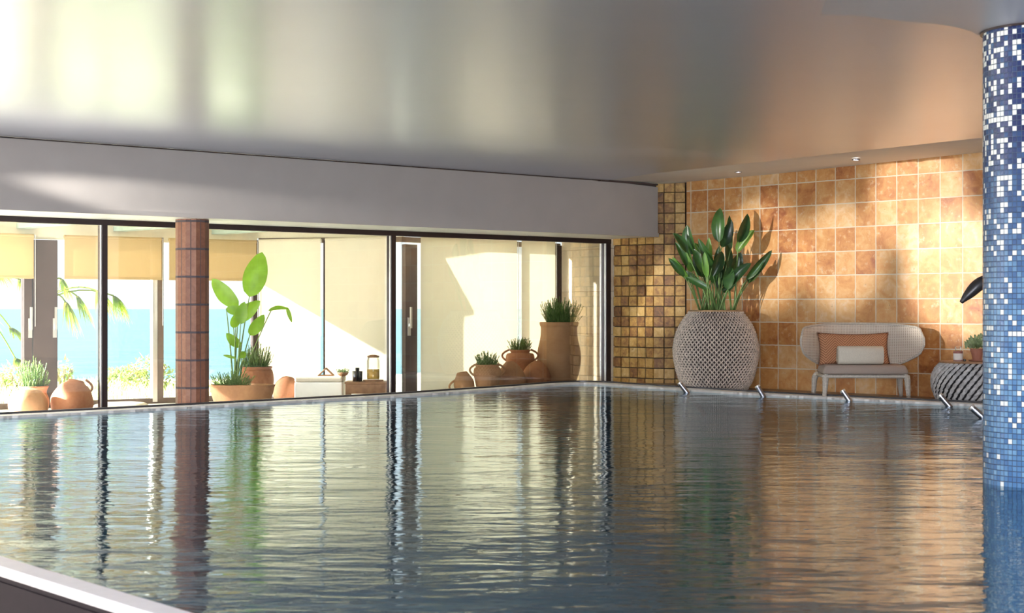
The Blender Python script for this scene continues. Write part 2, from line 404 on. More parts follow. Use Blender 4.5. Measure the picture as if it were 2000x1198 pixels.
# ---- ceiling
bm = bmesh.new()
S0 = Vector((1.776, 19.61)); S1 = Vector((4.61, 15.5)); sdir = (S1 - S0).normalized()
S00 = on_line(LA, dA, 1180); S2 = S1 + sdir * 14
cpoly = [(-16, 6.0), (-12, -6), (12, -6), (S2.x, S2.y), (S1.x, S1.y), (S0.x, S0.y), (S00.x - .1, S00.y + .25), (-16.0, 6.2)]
def plate(pts, z0, z1, name, m, **k):
    bm = bmesh.new(); prism(bm, pts, z0, z1); return mk(name, bm, m, **k)
LL = LA - dA * 12
cpoly = [(LL.x, LL.y), (-14, -8), (12, -8), (S2.x, S2.y), (S1.x, S1.y), (S0.x, S0.y), (S00.x + .05, S00.y + .05)]
plate(cpoly, CZ, CZ + .25, 'ceiling', M['ceiling'], kind='structure', label='glossy grey lacquered ceiling over the pool')
bm = bmesh.new()
W = [WB - dB * 2.6, WB - dB * 1.4, WB, WB + dB * 3.085, WB + dB * 12]
zw = [2.69, 2.675, 2.685, 2.743, 2.80]
E = [S00, S0, S0.lerp(S1, .35), S1, S2]
va = [bm.verts.new((p.x, p.y, CZ + .004)) for p in E]; vb = [bm.verts.new((p.x + nB.x * .1, p.y + nB.y * .1, z)) for p, z in zip(W, zw)]
for i in range(4): bm.faces.new([va[i], va[i + 1], vb[i + 1], vb[i]])
mk('ceiling.001', bm, M['strip'], kind='structure', label='matt pale ceiling strip along the tile wall holding two downlights')
# roof slab so daylight only enters where there are openings
plate([(-16, 5), (-14, -8), (14, -8), (14, 12), (5.2, 24), (C3.x + .6, C3.y + .5), (C3.x, C3.y + .25), (C2.x, C2.y + .35), (C1.x, C1.y + .35), (-12.0, 15.4), (-16, 12.3)], 2.95, 3.05, 'ceiling.002', M['white_paint'], kind='structure')
# curved ceiling step beside the blue column
bm = bmesh.new(); rows = []
Ec = catmull([(1.75, 8.99), (1.95, 8.95), (2.1, 8.94), (2.26, 8.96), (2.495, 9.07), (2.68, 9.25), (2.82, 9.47), (3.3, 10.1), (3.9, 10.6)], 8)
Fc = catmull([(1.55, 7.4), (1.8, 7.0), (2.2, 6.8), (2.8, 6.8), (3.4, 6.9), (4.0, 7.3), (4.6, 8.0), (5.0, 9.0), (5.0, 10.6)], 8)
for i, (p_, q_) in enumerate(zip(Ec, Fc)):
    tt = min(1, max(0, i / 26)); dr = .045 * tt * tt * (3 - 2 * tt)
    rows.append([bm.verts.new((r.x, r.y, z)) for r, z in ((p_, CZ - .0005), (p_, CZ - dr - .001), (p_.lerp(q_, .01), CZ - dr - .0012), (p_.lerp(q_, .5), CZ - dr - .0012), (q_, CZ - dr - .0012), (q_, CZ - .0005))])
for a, b in zip(rows, rows[1:]):
    for j in range(5): bm.faces.new([a[j], a[j + 1], b[j + 1], b[j]])
k = N('satin_ceiling_panel'); M['satin'] = k.surf(k.pr(Base_Color=(.60, .61, .66), Metallic=.5, Roughness=.42))
mk('ceiling.003', bm, M['satin'], kind='structure', smooth=False, label='lower ceiling panel with a curved edge round the blue column')

# ---- lintel
bm = bmesh.new()
La = LA - dA * 9; Lm = on_line(LA, dA, 1172); Lb = on_line(LA, dA, 1285)
q = [La, Lm, Lb]; zt = [CZ - .004, CZ - .004, 2.618]; lo = .947 + H
fr_ = [(p, z) for p, z in zip(q, zt)]
v0 = [bm.verts.new((p.x, p.y, lo)) for p in q]; v1 = [bm.verts.new((p.x, p.y, z)) for p, z in fr_]
w0 = [bm.verts.new((p.x + nA.x * .95, p.y + nA.y * .95, lo)) for p in q]; w1 = [bm.verts.new((p.x + nA.x * .95, p.y + nA.y * .95, z)) for p, z in fr_]
for i in range(2):
    bm.faces.new([v0[i], v0[i + 1], v1[i + 1], v1[i]]); bm.faces.new([w0[i], w1[i], w1[i + 1], w0[i + 1]])
    bm.faces.new([v1[i], v1[i + 1], w1[i + 1], w1[i]])
bm.faces.new([v0[2], w0[2], w1[2], v1[2]]); bm.faces.new([v0[0], v1[0], w1[0], w0[0]])
for i in range(2):
    bm.faces.new([v0[i], w0[i], w0[i + 1], v0[i + 1]]).material_index = 1
mk('lintel', bm, [M['plaster'], M['white_paint']], kind='structure', label='deep grey plastered lintel box above the windows')
bm = bmesh.new(); wallbox(bm, La, Lb, lo - .002, lo + .048, -.018, 0.0)
mk('trim_1', bm, M['plaster'], kind='structure', label='narrow ledge along the foot of the lintel box')
bm = bmesh.new(); wallbox(bm, La, Lm, CZ - .014, CZ - .002, -.012, 0)
mk('trim_2', bm, M['frame'], kind='structure', label='thin dark strip for the shadow gap between lintel and ceiling')  # dark strip stands in for the shaded gap at the ceiling joint
bm = bmesh.new(); wallbox(bm, on_line(LA, dA, 1168), Lb, 2.60, 2.665, .03, .10); wallbox(bm, on_line(LA, dA, 1168), Lb, 2.64, 2.665, .0, .10)
mk('trim_3', bm, M['panel'], kind='structure', label='brown moulding above the right end of the lintel')

# ---- tile wall and stone pilasters (local x runs along the wall)
def plane_wall(name, P, d, u0, u1, z0, z1, t, m, **k):
    bm = bmesh.new(); box(bm, u0, u1, 0, t, z0, z1)
    return mk(name, bm, m, loc=(P.x, P.y, 0), rot=(0, 0, math.atan2(d.y, d.x)), kind='structure', **k)
plane_wall('wall_right', WB, dB, -1.393, 12, -.3, 2.95, .25, M['tile_wall'], label='wall of large square ochre travertine tiles with pale grout')
P2 = Vector((1.929, 21.6)); P3 = Vector((2.359, 21.5))
def stones(name, A, B, cols, z0, z1, seed, label):
    rnd = random.Random(seed); d = (B - A); L = d.length; d.normalize(); p = L / cols; bm = bmesh.new(); pv = .1412
    box(bm, 0, L, .03, .22, z0, z1)
    j = math.floor((z0 - .02) / pv)
    while .02 + j * pv < z1:
        a = max(.02 + j * pv, z0); b = min(.02 + (j + 1) * pv, z1)
        for i in range(cols):
            g = .005; dx = rnd.uniform(-.008, .016)
            c0 = [(i * p + g, -dx * .3), ((i + 1) * p - g, -dx * .3)]
            box(bm, i * p + g + rnd.uniform(0, .004), (i + 1) * p - g - rnd.uniform(0, .004), -dx, .04, a + g + rnd.uniform(0, .003), b - g)
        j += 1
    m = M['stone'] if abs(p - .149) < .002 else M['stone']
    return mk(name, bm, m, loc=(A.x, A.y, 0), rot=(0, 0, math.atan2(d.y, d.x)), bevel=.006, kind='structure', label=label)
stones('wall_corner', C4 + Vector((.02, 0)), P2, 5, -.3, 2.2, 3, 'pilaster face of small pale travertine blocks beside the window')
stones('wall_corner.001', P2, P3, 3, -.3, 2.72, 5, 'darker pilaster of small rough travertine blocks reaching the ceiling')
bm = bmesh.new(); prism(bm, [P3 - Vector((.005, 0)), WB - dB * 1.391, WB - dB * 1.391 + nB * .25, P3 + Vector((.6, .5)), P3 + Vector((0, .2))], -.3, 2.95)
mk('wall_corner.002', bm, M['dark_wall'], kind='structure')
# rear and side walls of the room, left open where the added rear fill light stands
plane_wall('wall_back', Vector((-14, -7)), Vector((1, 0)), 0, 5, -1.5, 2.95, .2, M['plaster'])
plane_wall('wall_back.001', Vector((6, -7)), Vector((1, 0)), 0, 8, -1.5, 2.95, .2, M['plaster'])
plate([(-16, 3), (-16, -9), (16, -9), (16, 3), (NB.x + 3, NB.y - .3), (NB.x, NB.y - .3), (NA.x - .3, NA.y - .3)][:5] + [(NA.x - .3, NA.y - .3)], -1.6, -1.5, 'floor.002', M['deck'], kind='structure')

# ---- inner windows
frame_top = lo
def inner_window(name, xs, x0, x1, label):
    a = on_line(WA, dA, x0); b = on_line(WA, dA, x1)
    bm = bmesh.new()
    wallbox(bm, a, b, frame_top - .062, frame_top, 0, .10); wallbox(bm, a, b, GF, GF + .06, 0, .10)
    o = mk(name, bm, M['frame'], kind='structure', label=label)
    for x, w in xs:
        c = on_line(WA, dA, x); bm = bmesh.new()
        wallbox(bm, c - dA * w / 2, c + dA * w / 2, GF + .06, frame_top - .062, -.01, .09)
        mk('mullion', bm, M['frame'], o)
        bm = bmesh.new(); wallbox(bm, c - dA * (w / 2 + .012), c - dA * (w / 2 + .001), GF + .06, frame_top - .062, .0, .02)
        mk('edge_strip', bm, M['aluminium'], o)
    bm = bmesh.new(); wallbox(bm, a, b, GF + .06, frame_top - .06, .045, .053); mk('window_pane', bm, M['glass'], o)
inner_window('window_1', [(204, .065)], -500, 360, 'dark framed window left of the brown tiled column')
inner_window('window_2', [(768, .068)], 390, 769, 'dark framed window right of the brown tiled column')
inner_window('window_3', [(1188, .085)], 769, 1194, 'dark framed window beside the stone pilaster')

# ---- columns
bm = bmesh.new(); cc = Vector((-3.46, 17.12))
pts = [(.179 * math.cos(2 * math.pi * i / 10 - R(90)), .179 * math.sin(2 * math.pi * i / 10 - R(90))) for i in range(10)]
prism(bm, pts, 0, lo + .27)
mk('column', bm, M['brown_tile'], loc=(cc.x, cc.y, -.27), rot=(0, 0, R(-11.6)), kind='structure', label='faceted brown tiled column between the windows')
bm = bmesh.new(); lathe(bm, [(.31, -1.35), (.31, 0), (.31, 1.0), (.31, 2.615)], 144)
mk('mosaic_column', bm, M['mosaic'], loc=(3.072, 9.241, 0), smooth=False, kind='structure', label='round column of blue and white glass mosaic rising from the pool')
bm = bmesh.new(); lathe(bm, [(.325, CZ - .058), (.325, CZ - .04)], 96)
mk('trim_4', bm, M['frame'], loc=(3.072, 9.241, 0), kind='structure', label='dark ring where the mosaic column meets the ceiling')

# ---- gallery shell
plate([(-12, 9.7), (C4.x, C4.y + .05), (C4.x + .3, C4.y + .4), (C3.x + .1, C3.y + .3), (C2.x - .2, C2.y + .3), (C1.x, C1.y + .2), (-12.0, 15.2)], 2.03, 2.10, 'ceiling.004', M['cream'], kind='structure', label='cream ceiling of the glazed gallery')
bm = bmesh.new()
wallbox(bm, L1 - d1 * 7, C1, 1.84, 2.05, .0, .08); wallbox(bm, C1, C2, 1.93, 2.05, 0, .08); wallbox(bm, C2, C3, 1.97, 2.05, 0, .08)
mk('wall_front', bm, M['cream'], kind='structure', label='cream band above the gallery blinds')
for i, x in enumerate((46, 234, 425)):
    P = on_line(L1, d1, x); bm = bmesh.new(); wb_ = .18
    e2 = P - nA * 2.55
    wallbox(bm, P, e2, 1.965, 2.03, -wb_ / 2, wb_ / 2)
    mk('ceiling_beam' if i == 0 else 'ceiling_beam.%03d' % i, bm, M['teal_beam'], kind='structure')
d34 = (C4 - C3).normalized()
bm = bmesh.new(); box(bm, 0, (C4 - C3).length - .02, 0, .2, GF, 2.05)
mk('wall_side', bm, M['travertine'], loc=(C3.x, C3.y, 0), rot=(0, 0, math.atan2(d34.y, d34.x)), kind='structure', label='pale travertine end wall of the gallery behind the tall jar')

def outer_window(name, P, d, x0, x1, posts, label, pane=True):
    a = on_line(P, d, x0); b = on_line(P, d, x1); bm = bmesh.new()
    wallbox(bm, a, b, GF, GF + .07, 0, .08); wallbox(bm, a, b, 1.86, 1.93, 0.01, .08)
    o = mk(name, bm, M['frame_warm'], kind='structure', label=label)
    for xa, xb, m in posts:
        c = on_line(P, d, xa); e_ = on_line(P, d, xb); bm = bmesh.new(); wallbox(bm, c, e_, GF + .02, 1.90, -.01, .07)
        mk('window_frame', bm, m, o)
    if pane:
        bm = bmesh.new(); wallbox(bm, a, b, GF + .07, 1.86, .03, .038); mk('window_pane', bm, M['glass'], o)
    return o
w4 = outer_window('window_4', L1, d1, -420, 60, [(45, 59, M['frame'])], 'outer sea window at the far left edge')
w5 = outer_window('window_5', L1, d1, 110, 308, [(298, 307, M['aluminium'])], 'outer sea window left of the brown tiled column')
w6 = outer_window('window_6', L1, d1, 308, 500, [(308, 319, M['frame_warm']), (494, 503, M['frame'])], 'outer sea window behind the broad-leaved plant')
d2 = (C2 - C1).normalized(); d3 = (C3 - C2).normalized()
w7 = outer_window('window_7', C1, d2, 504, 784, [(504, 514, M['frame']), (632, 639, M['frame'])], 'angled outer window behind the low gallery table')
w8 = outer_window('window_8', C2, d3, 786, 1096, [(1000, 1008, M['frame']), (1076, 1096, M['frame'])], 'outer window behind the right-hand group of jars')
def door(name, P, d, xa, xb, hx, m, label):
    a = on_line(P, d, xa); b = on_line(P, d, xb); bm = bmesh.new(); wallbox(bm, a, b, GF, 1.83, -.04, .03)
    o = mk(name, bm, m, kind='structure', label=label)
    for q, x in enumerate(hx):
        c = on_line(P, d, x); bm = bmesh.new(); wallbox(bm, c - d * .022, c + d * .022, .62, .86, -.06, -.04)
        wallbox(bm, c - d * .012, c + d * .012, .72, 1.0, -.10, -.075); wallbox(bm, c - d * .010, c + d * .010, .74, .78, -.08, -.05)
        mk('door_handle', bm, M['aluminium'], o, label='pale metal lever handle')
door('door_1', L1, d1, 63, 110, (104,), M['panel'], 'brown-grey stacked door leaf at the left of the gallery')
door('door_2', L1, d1, 45, 60, (56,), M['panel'], 'narrow dark door stile beside the brown door leaf')
door('door_3', C2, d3, 788, 811, (794,), M['panel'], 'dark door post behind the right inner window')

# ---- blinds
def blind(P, d, x0, x1, top, bottom, m, label, top1=None):
    a = on_line(P, d, x0); b = on_line(P, d, x1); n = Vector((-d.y, d.x)); L = (b - a).length
    o = empty('roller_blind', (a.x - n.x * .10, a.y - n.y * .10, bottom), math.atan2(d.y, d.x), label=label, cat='blind', group='roller blinds on the gallery windows')
    t0 = top - bottom; t1 = (top1 or top) - bottom
    bm = bmesh.new()
    v = [bm.verts.new(c) for c in ((0, 0, 0), (L, 0, 0), (L, 0, t1), (0, 0, t0), (0, .003, 0), (L, .003, 0), (L, .003, t1), (0, .003, t0))]
    for f in ((0, 1, 2, 3), (4, 7, 6, 5), (0, 4, 5, 1), (3, 2, 6, 7)): bm.faces.new([v[i] for i in f])
    mk('fabric', bm, m, o)
    bm = bmesh.new(); tube(bm, [(0, .012, t0 - .01), (L, .012, t1 - .01)], .022, 10); mk('roller', bm, m, o)
    bm = bmesh.new(); box(bm, 0, L, -.008, .010, -.012, .012); mk('bottom_bar', bm, m, o)
    bm = bmesh.new(); tube(bm, [(L + .015, -.01, t1), (L + .015, -.01, max(-.6, -bottom + .2) if bottom > 1 else .8)], .004, 6); mk('pull_chain', bm, M['white_paint'], o)
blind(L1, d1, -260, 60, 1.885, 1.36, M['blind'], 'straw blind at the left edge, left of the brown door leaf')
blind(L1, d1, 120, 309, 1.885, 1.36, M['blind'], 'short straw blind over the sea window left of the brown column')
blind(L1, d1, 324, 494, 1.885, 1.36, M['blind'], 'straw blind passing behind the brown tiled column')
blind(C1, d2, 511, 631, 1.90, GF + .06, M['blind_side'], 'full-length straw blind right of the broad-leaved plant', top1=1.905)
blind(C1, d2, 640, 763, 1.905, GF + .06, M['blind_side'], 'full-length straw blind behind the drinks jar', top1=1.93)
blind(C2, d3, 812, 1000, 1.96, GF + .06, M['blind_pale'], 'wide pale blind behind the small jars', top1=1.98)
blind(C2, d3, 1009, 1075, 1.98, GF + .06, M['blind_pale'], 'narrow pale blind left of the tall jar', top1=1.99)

# ---- outdoors
bm = bmesh.new(); nx, ny = 60, 24
vs = []
for j in range(ny + 1):
    row = []
    for i in range(nx + 1):
        x = -22 + 36 * i / nx; y = 12 + 22 * j / ny; y += (x + 4) * .55
        row.append(bm.verts.new((x, y, GF - .06 - .012 * max(0, y - 22 - x * .6) + .03 * math.sin(x * 2.1 + j))))
    vs.append(row)
for j in range(ny):
    for i in range(nx): bm.faces.new([vs[j][i], vs[j][i + 1], vs[j + 1][i + 1], vs[j + 1][i]])
bmesh.ops.delete(bm, geom=[v for v in bm.verts if (Vector((v.co.x, v.co.y)) - L1).dot(Vector((-d1.y, d1.x))) < -.4 ], context='VERTS')
mk('ground', bm, M['ground'], smooth=True, kind='structure', label='pale sunlit garden ground before the sea')
bm = bmesh.new(); bm.faces.new([bm.verts.new(c) for c in ((-4000, 28, -6), (4000, 28, -6), (4000, 5500, -6), (-4000, 5500, -6))])
mk('sea', bm, M['sea'], kind='structure', label='pale blue sea beyond the garden')
bm = bmesh.new(); box(bm, -.2, 3.4, 24.6, 24.8, -.4, .50)  # added wall, standing in for the sunlit patch behind the blind
mk('bright_patch_wall', bm, M['white_paint'], kind='structure', label='added low white wall making a bright patch behind the pale blind')
def blade(bm, p, d, L, w, droop=.3, seg=3):
    side = Vector((d.y, -d.x, 0)); side = side.normalized() if side.length > 1e-4 else Vector((1, 0, 0))
    prev = None
    for i in range(seg + 1):
        t = i / seg; q = p + d * L * t + Vector((0, 0, -droop * L * t * t)); ww = w * (1 - t) + .0005
        cur = (bm.verts.new(q - side * ww), bm.verts.new(q + side * ww))
        if prev: bm.faces.new([prev[0], prev[1], cur[1], cur[0]])
        prev = cur
bm = bmesh.new(); rnd = random.Random(11)
for i in range(5200):
    y = rnd.uniform(21.5, 30); x = (rnd.uniform(-150, 520) - 1000) / F * y
    if (Vector((x, y)) - L1).dot(Vector((-d1.y, d1.x))) < .25: continue
    blade(bm, Vector((x, y, GF - .1 - .03 * max(0, y - 24))), Vector((rnd.uniform(-.5, .5), rnd.uniform(-.5, .5), 1)).normalized(), rnd.uniform(.10, .30), rnd.uniform(.006, .016), rnd.uniform(0, .5), 2)
o = mk('meadow_grass', bm, M['grass'], kind='stuff', label='yellow-green sunlit meadow grass between gallery and sea', cat='grass')
def bush(loc, sx, sz, n, label, m, seed):
    rnd = random.Random(seed); bm = bmesh.new()
    for i in range(n):
        u = Vector((rnd.gauss(0, 1), rnd.gauss(0, 1), abs(rnd.gauss(0, 1)))).normalized() * rnd.uniform(.5, 1)
        c = Vector((u.x * sx, u.y * sx * .6, u.z * sz)); blade(bm, c, Vector((rnd.uniform(-1, 1), rnd.uniform(-1, 1), rnd.uniform(-.2, 1))).normalized(), rnd.uniform(.07, .16), .022, .2, 2)
    o = empty('coastal_bush', loc, label=label, cat='bush', group='bushes at the garden edge')
    mk('foliage', bm, m, o)
    bm = bmesh.new()
    for i in range(7): tube(bm, [(0, 0, -.05), (rnd.uniform(-sx, sx) * .6, rnd.uniform(-.2, .2), sz * .7)], .014, 5)
    mk('stem', bm, M['trunk'], o)
p = px(292, 770, 27); bush((p.x, p.y, -.45), .55, .62, 900, 'largest olive-grey bush, near the pale window post', M['bush'], 1)
p = px(240, 770, 28.7); bush((p.x, p.y, -.45), .50, .38, 700, 'low grey bush right of the slim window mullion', M['bush'], 2)
p = px(125, 770, 26.5); bush((p.x, p.y, -.45), .22, .60, 260, 'slender pale bush above the round terracotta jar', M['grass'], 3)
p = px(22, 775, 25.0); bush((p.x, p.y, -.45), .5, .55, 700, 'pale green bush behind the leaning jar', M['grass'], 4)
def fan(bm, c, d, size, rnd, n=34, spread=150, down=.5):
    d = d.normalized(); side = d.cross(Vector((0, 0, 1))).normalized(); up = side.cross(d).normalized()
    for i in range(n):
        a = R(-spread / 2 + spread * i / (n - 1))
        v = (d * math.cos(a) + (side * math.sin(a)) + up * rnd.uniform(-.06, .06)).normalized()
        blade(bm, c, v, size * rnd.uniform(.75, 1.0), size * .055, down, 5)
def fan_palm(loc, trunk_h, fans, label, lean=(0, 0)):
    rnd = random.Random(int(abs(loc[0]) * 100)); o = empty('fan_palm', loc, label=label, cat='palm')
    bm = bmesh.new(); tube(bm, [(0, 0, 0), (lean[0] * .5, lean[1] * .5, trunk_h * .5), (lean[0], lean[1], trunk_h)], [.16, .12, .10], 12); mk('trunk', bm, M['trunk'], o)
    bm = bmesh.new(); top = Vector((lean[0], lean[1], trunk_h)); bs = bmesh.new()
    for q, s, dn in fans:
        q = Vector(q) - Vector(loc); d = (q - top)
        tube(bs, bez(top, top + d * .5 + Vector((0, 0, .25)), q, 6), .012, 5)
        fan(bm, q, Vector((d.x, d.y * .3, -abs(d.z) * .1 - .35)), s, rnd, down=dn)
    mk('stem', bs, M['palm'], o); mk('foliage', bm, M['palm'], o)
p = px(-70, 780, 26)
fan_palm((p.x, p.y, -.5), 1.75, [(px(38, 545, 26), .5, .35), (px(-10, 520, 26), .5, .3), (px(20, 640, 26.2), .5, .25), (px(30, 700, 25.8), .45, .4), (px(-40, 600, 25.5), .5, .3)], 'yellow-green palm cut by the left edge of the photo')
p = px(88, 780, 25)
fan_palm((p.x, p.y, -.5), 1.6, [(px(128, 590, 25), .40, .9), (px(150, 578, 25.2), .42, .8), (px(190, 568, 24.8), .42, .9), (px(222, 578, 25), .36, 1.1), (px(120, 545, 25), .35, .5), (px(95, 520, 25), .45, .4)], 'fan palm with yellow drooping fronds right of the brown door leaf')

# ---- plants
def rosemary(parent, loc, r, h, n, seed, m=None, leaf=.035, lw=.0035, lean=0):
    rnd = random.Random(seed); bm = bmesh.new(); bs = bmesh.new(); loc = Vector(loc); h *= 1.18; n = int(n * 1.5)
    for i in range(n):
        a = rnd.uniform(0, 2 * math.pi); rr = r * math.sqrt(rnd.random())
        b = loc + Vector((math.cos(a) * rr * .75, math.sin(a) * rr * .75, 0)); hh = h * rnd.uniform(.3, 1.0) * (1.05 - .35 * rr / r)
        t = loc + Vector((math.cos(a) * rr * 1.15 + lean * hh + rnd.uniform(-.03, .03), math.sin(a) * rr * 1.15, hh))
        pts = bez(b, (b + t) / 2 + Vector((rnd.uniform(-.03, .03), rnd.uniform(-.03, .03), hh * .05)), t, 6)
        tube(bs, pts, .003, 4)
        L = sum((pts[j + 1] - pts[j]).length for j in range(6)); cnt = int(L / .008)
        for q in range(cnt):
            f = .12 + .88 * q / cnt; j = min(5, int(f * 6)); c = pts[j].lerp(pts[j + 1], f * 6 - j)
            v = Vector((rnd.uniform(-1, 1), rnd.uniform(-1, 1), rnd.uniform(.1, 1.1))).normalized()
            blade(bm, c, v, leaf * rnd.uniform(.45, .85), lw * .8, .1, 1)
    mk('foliage', bm, m or M['rosemary'], parent); mk('stem', bs, M['stem'], parent)
def leafblade(bm, base, tip, w, face, rnd, bend=.0, fold=.18, mi=0, asym=None, seg=12):
    """a broad leaf: midrib from base to tip, folded along the midrib, its face turned towards `face`"""
    base = Vector(base); tip = Vector(tip); d = (tip - base); L = d.length; d.normalize()
    side = d.cross(face).normalized(); nrm = side.cross(d).normalized()
    prev = None
    for i in range(seg + 1):
        t = i / seg; c = base + (tip - base) * t + nrm * (bend * L * math.sin(math.pi * t))
        ww = w * (math.sin(math.pi * min(1, (t * .93 + .035)) ** .85) ** .75) if 0 < t < 1 else w * .04
        wav = nrm * (.03 * w * math.sin(t * 17))
        cur = [bm.verts.new(c - side * ww + nrm * ww * fold + wav), bm.verts.new(c - side * ww * .5 + nrm * ww * fold * .35), bm.verts.new(c),
               bm.verts.new(c + side * ww * .5 + nrm * ww * fold * .35), bm.verts.new(c + side * ww + nrm * ww * fold - wav)]
        if prev:
            for j in range(4): bm.faces.new([prev[j], prev[j + 1], cur[j + 1], cur[j]]).material_index = mi
        prev = cur

# ---- clay jars
def jar(name, x, y_top, Z, prof, label, m, floor=GF, tilt=(0, 0, 0), group=None, handles=0, hz=.8, hr=1.0, hang=0, z_scale=None, cat='jar', soil=None, rim_in=.85):
    """prof = [(radius, height)] of the outside, from foot to rim"""
    p = px(x, 0, Z); o = empty(name, (p.x, Z, floor), label=label, cat=cat, group=group)
    o.rotation_euler = tilt
    bm = bmesh.new(); n = len(prof); P = []
    for i in range(n - 1):          # smooth the outline
        a = prof[max(i - 1, 0)]; b = prof[i]; c = prof[i + 1]; d = prof[min(i + 2, n - 1)]
        for j in range(4):
            t = j / 4
            P.append(tuple(.5 * (2 * b[k] + (c[k] - a[k]) * t + (2 * a[k] - 5 * b[k] + 4 * c[k] - d[k]) * t * t + (3 * b[k] - 3 * c[k] + d[k] - a[k]) * t ** 3) for k in (0, 1)))
    P.append(prof[-1]); r, h = prof[-1]
    P += [(r * .93, h + .006), (r * rim_in, h - .004), (r * rim_in * .96, h - .07), (.002, h - .075)]
    lathe(bm, [(max(a, .002), b) for a, b in P], 48)
    body = mk('body', bm, m, o, smooth=True)
    if soil:
        bm = bmesh.new(); lathe(bm, [(r * rim_in * .95, h - .05), (r * rim_in * .95, h - .02), (.01, h - .012)], 32); mk('soil', bm, M['soil'], o)
    for q in range(handles):
        a = hang + (math.pi * q if handles == 2 else 2 * math.pi * q / handles); u = Vector((math.cos(a), math.sin(a), 0))
        rb = hr; z0 = h * hz; bm = bmesh.new()
        tube(bm, bez(u * rb * .86 + Vector((0, 0, z0 - .09)), u * (rb * 1.0 + .13) + Vector((0, 0, z0 + .0)), u * rb * .72 + Vector((0, 0, z0 + .07)), 10), .014, 8)
        mk('handle', bm, m, o, smooth=True)
    return o
def H_(y, Z, floor=GF): return 1 + (600 - y) / F * Z - floor

# left group
g = 'terracotta jars on the gallery floor'
Z = 17.75; h = H_(755, Z)
o = jar('planted_jar', 66, 755, Z, [(.10, 0), (.15, .08), (.17, .2), (.14, .29), (.165, h)], 'terracotta pot of rosemary at the far left, behind a leaning jar', M['clay'], group=g, soil=1, cat='potted plant')
rosemary(o, (-.01, 0, h - .03), .15, .33, 90, 1)
jar('clay_jar', 57, 760, 17.05, [(.09, 0), (.17, .05), (.205, .16), (.20, .26), (.15, .335), (.06, .37)], 'pale ochre jar with its belly out, lowest at the far left', M['clay_pale'], group=g, tilt=(R(-8), R(-6), 0))
jar('clay_jar', 133, 742, 17.3, [(.09, 0), (.18, .06), (.228, .19), (.222, .27), (.16, .385), (.10, .43), (.09, .45)], 'round orange-brown jar left of the slim window mullion', M['clay'], group=g, tilt=(R(-14), R(8), 0), handles=1, hang=R(15), hz=.92, hr=.13)
# centre group
Z = 18.95; h = H_(752, Z)
o = jar('bowl_planter', 473, 752, Z, [(.24, 0), (.33, .10), (.375, .24), (.385, h - .03), (.40, h)], 'wide oval terracotta bowl full of rosemary beside the brown column', M['clay_dark'], group=g, soil=1, cat='potted plant', rim_in=.92)
o.scale = (1, .62, 1)
rosemary(o, (-.12, 0, h - .04), .24, .20, 110, 2, leaf=.04)
Z = 19.75; h = H_(717, Z)
o = jar('planted_jar', 501, 717, Z, [(.12, 0), (.19, .15), (.215, .33), (.20, .45), (.185, h - .03), (.20, h)], 'round terracotta pot with upright rosemary behind the wide bowl', M['clay'], group=g, soil=1, cat='potted plant')
rosemary(o, (.0, 0, h - .03), .19, .31, 110, 3, leaf=.04)
jar('clay_jar', 553, 733, 20.55, [(.07, 0), (.14, .05), (.165, .16), (.15, .25), (.09, .33), (.06, .345)], 'small round jar lying right of the wide bowl', M['clay'], group=g, tilt=(R(-12), R(12), 0))
# tall broad-leaved plant
Z = 19.25; p = px(455, 0, Z)
o = empty('broad_leaf_plant', (p.x, Z, GF + .0), label='tall bright green broad-leaved plant right of the brown column', cat='plant')
bl = bmesh.new(); bs = bmesh.new(); rnd = random.Random(5); org = Vector(o.location)
# leaf base, tip, half width (px), petiole foot
LV = [((487, 580), (512, 493), 23, (462, 745)), ((466, 600), (414, 545), 17, (458, 745)), ((455, 628), (508, 588), 15, (463, 745)), ((442, 603), (478, 612), 9, (455, 745)),
      ((470, 633), (478, 590), 13, (464, 745)), ((488, 655), (516, 615), 12, (467, 745)), ((470, 678), (442, 651), 10, (459, 745)), ((460, 640), (455, 618), 10, (458, 745)),
      ((461, 700), (436, 694), 3, (458, 745)), ((478, 700), (468, 688), 8, (462, 745))]
for (bx, by), (tx, ty), w, (fx, fy) in LV:
    dz = rnd.uniform(-.12, .12); b = px(bx, by, Z + dz) - org; t = px(tx, ty, Z + dz + rnd.uniform(-.1, .1)) - org; f = px(fx, fy, Z) - org
    leafblade(bl, b, t, w / F * Z, Vector((rnd.uniform(-.4, .4), -1, rnd.uniform(-.2, .3))), rnd, bend=.05, fold=.22)
    tube(bs, bez(f, f.lerp(b, .5) + Vector((0, 0, .1)), b, 8), [.012 - .0008 * i for i in range(9)], 6)
for (x0, y0, x1, y1, x2, y2) in ((525, 640, 535, 590, 570, 600),):
    tube(bs, bez(px(470, 745, Z) - org, px(512, 640, Z) - org, px(530, 606, Z) - org, 8), .007, 6)
    leafblade(bl, px(524, 607, Z) - org, px(565, 604, Z) - org, .03, Vector((0, -1, .6)), rnd, bend=.18)
    leafblade(bl, px(560, 600, Z) - org, px(570, 630, Z) - org, .025, Vector((0, -1, .3)), rnd, bend=-.05)
mk('foliage', bl, M['banana'], o, smooth=True)
tube(bs, [(0, 0, .02), (0.02, 0, .34)], .05, 10)
mk('stem', bs, M['stem'], o)
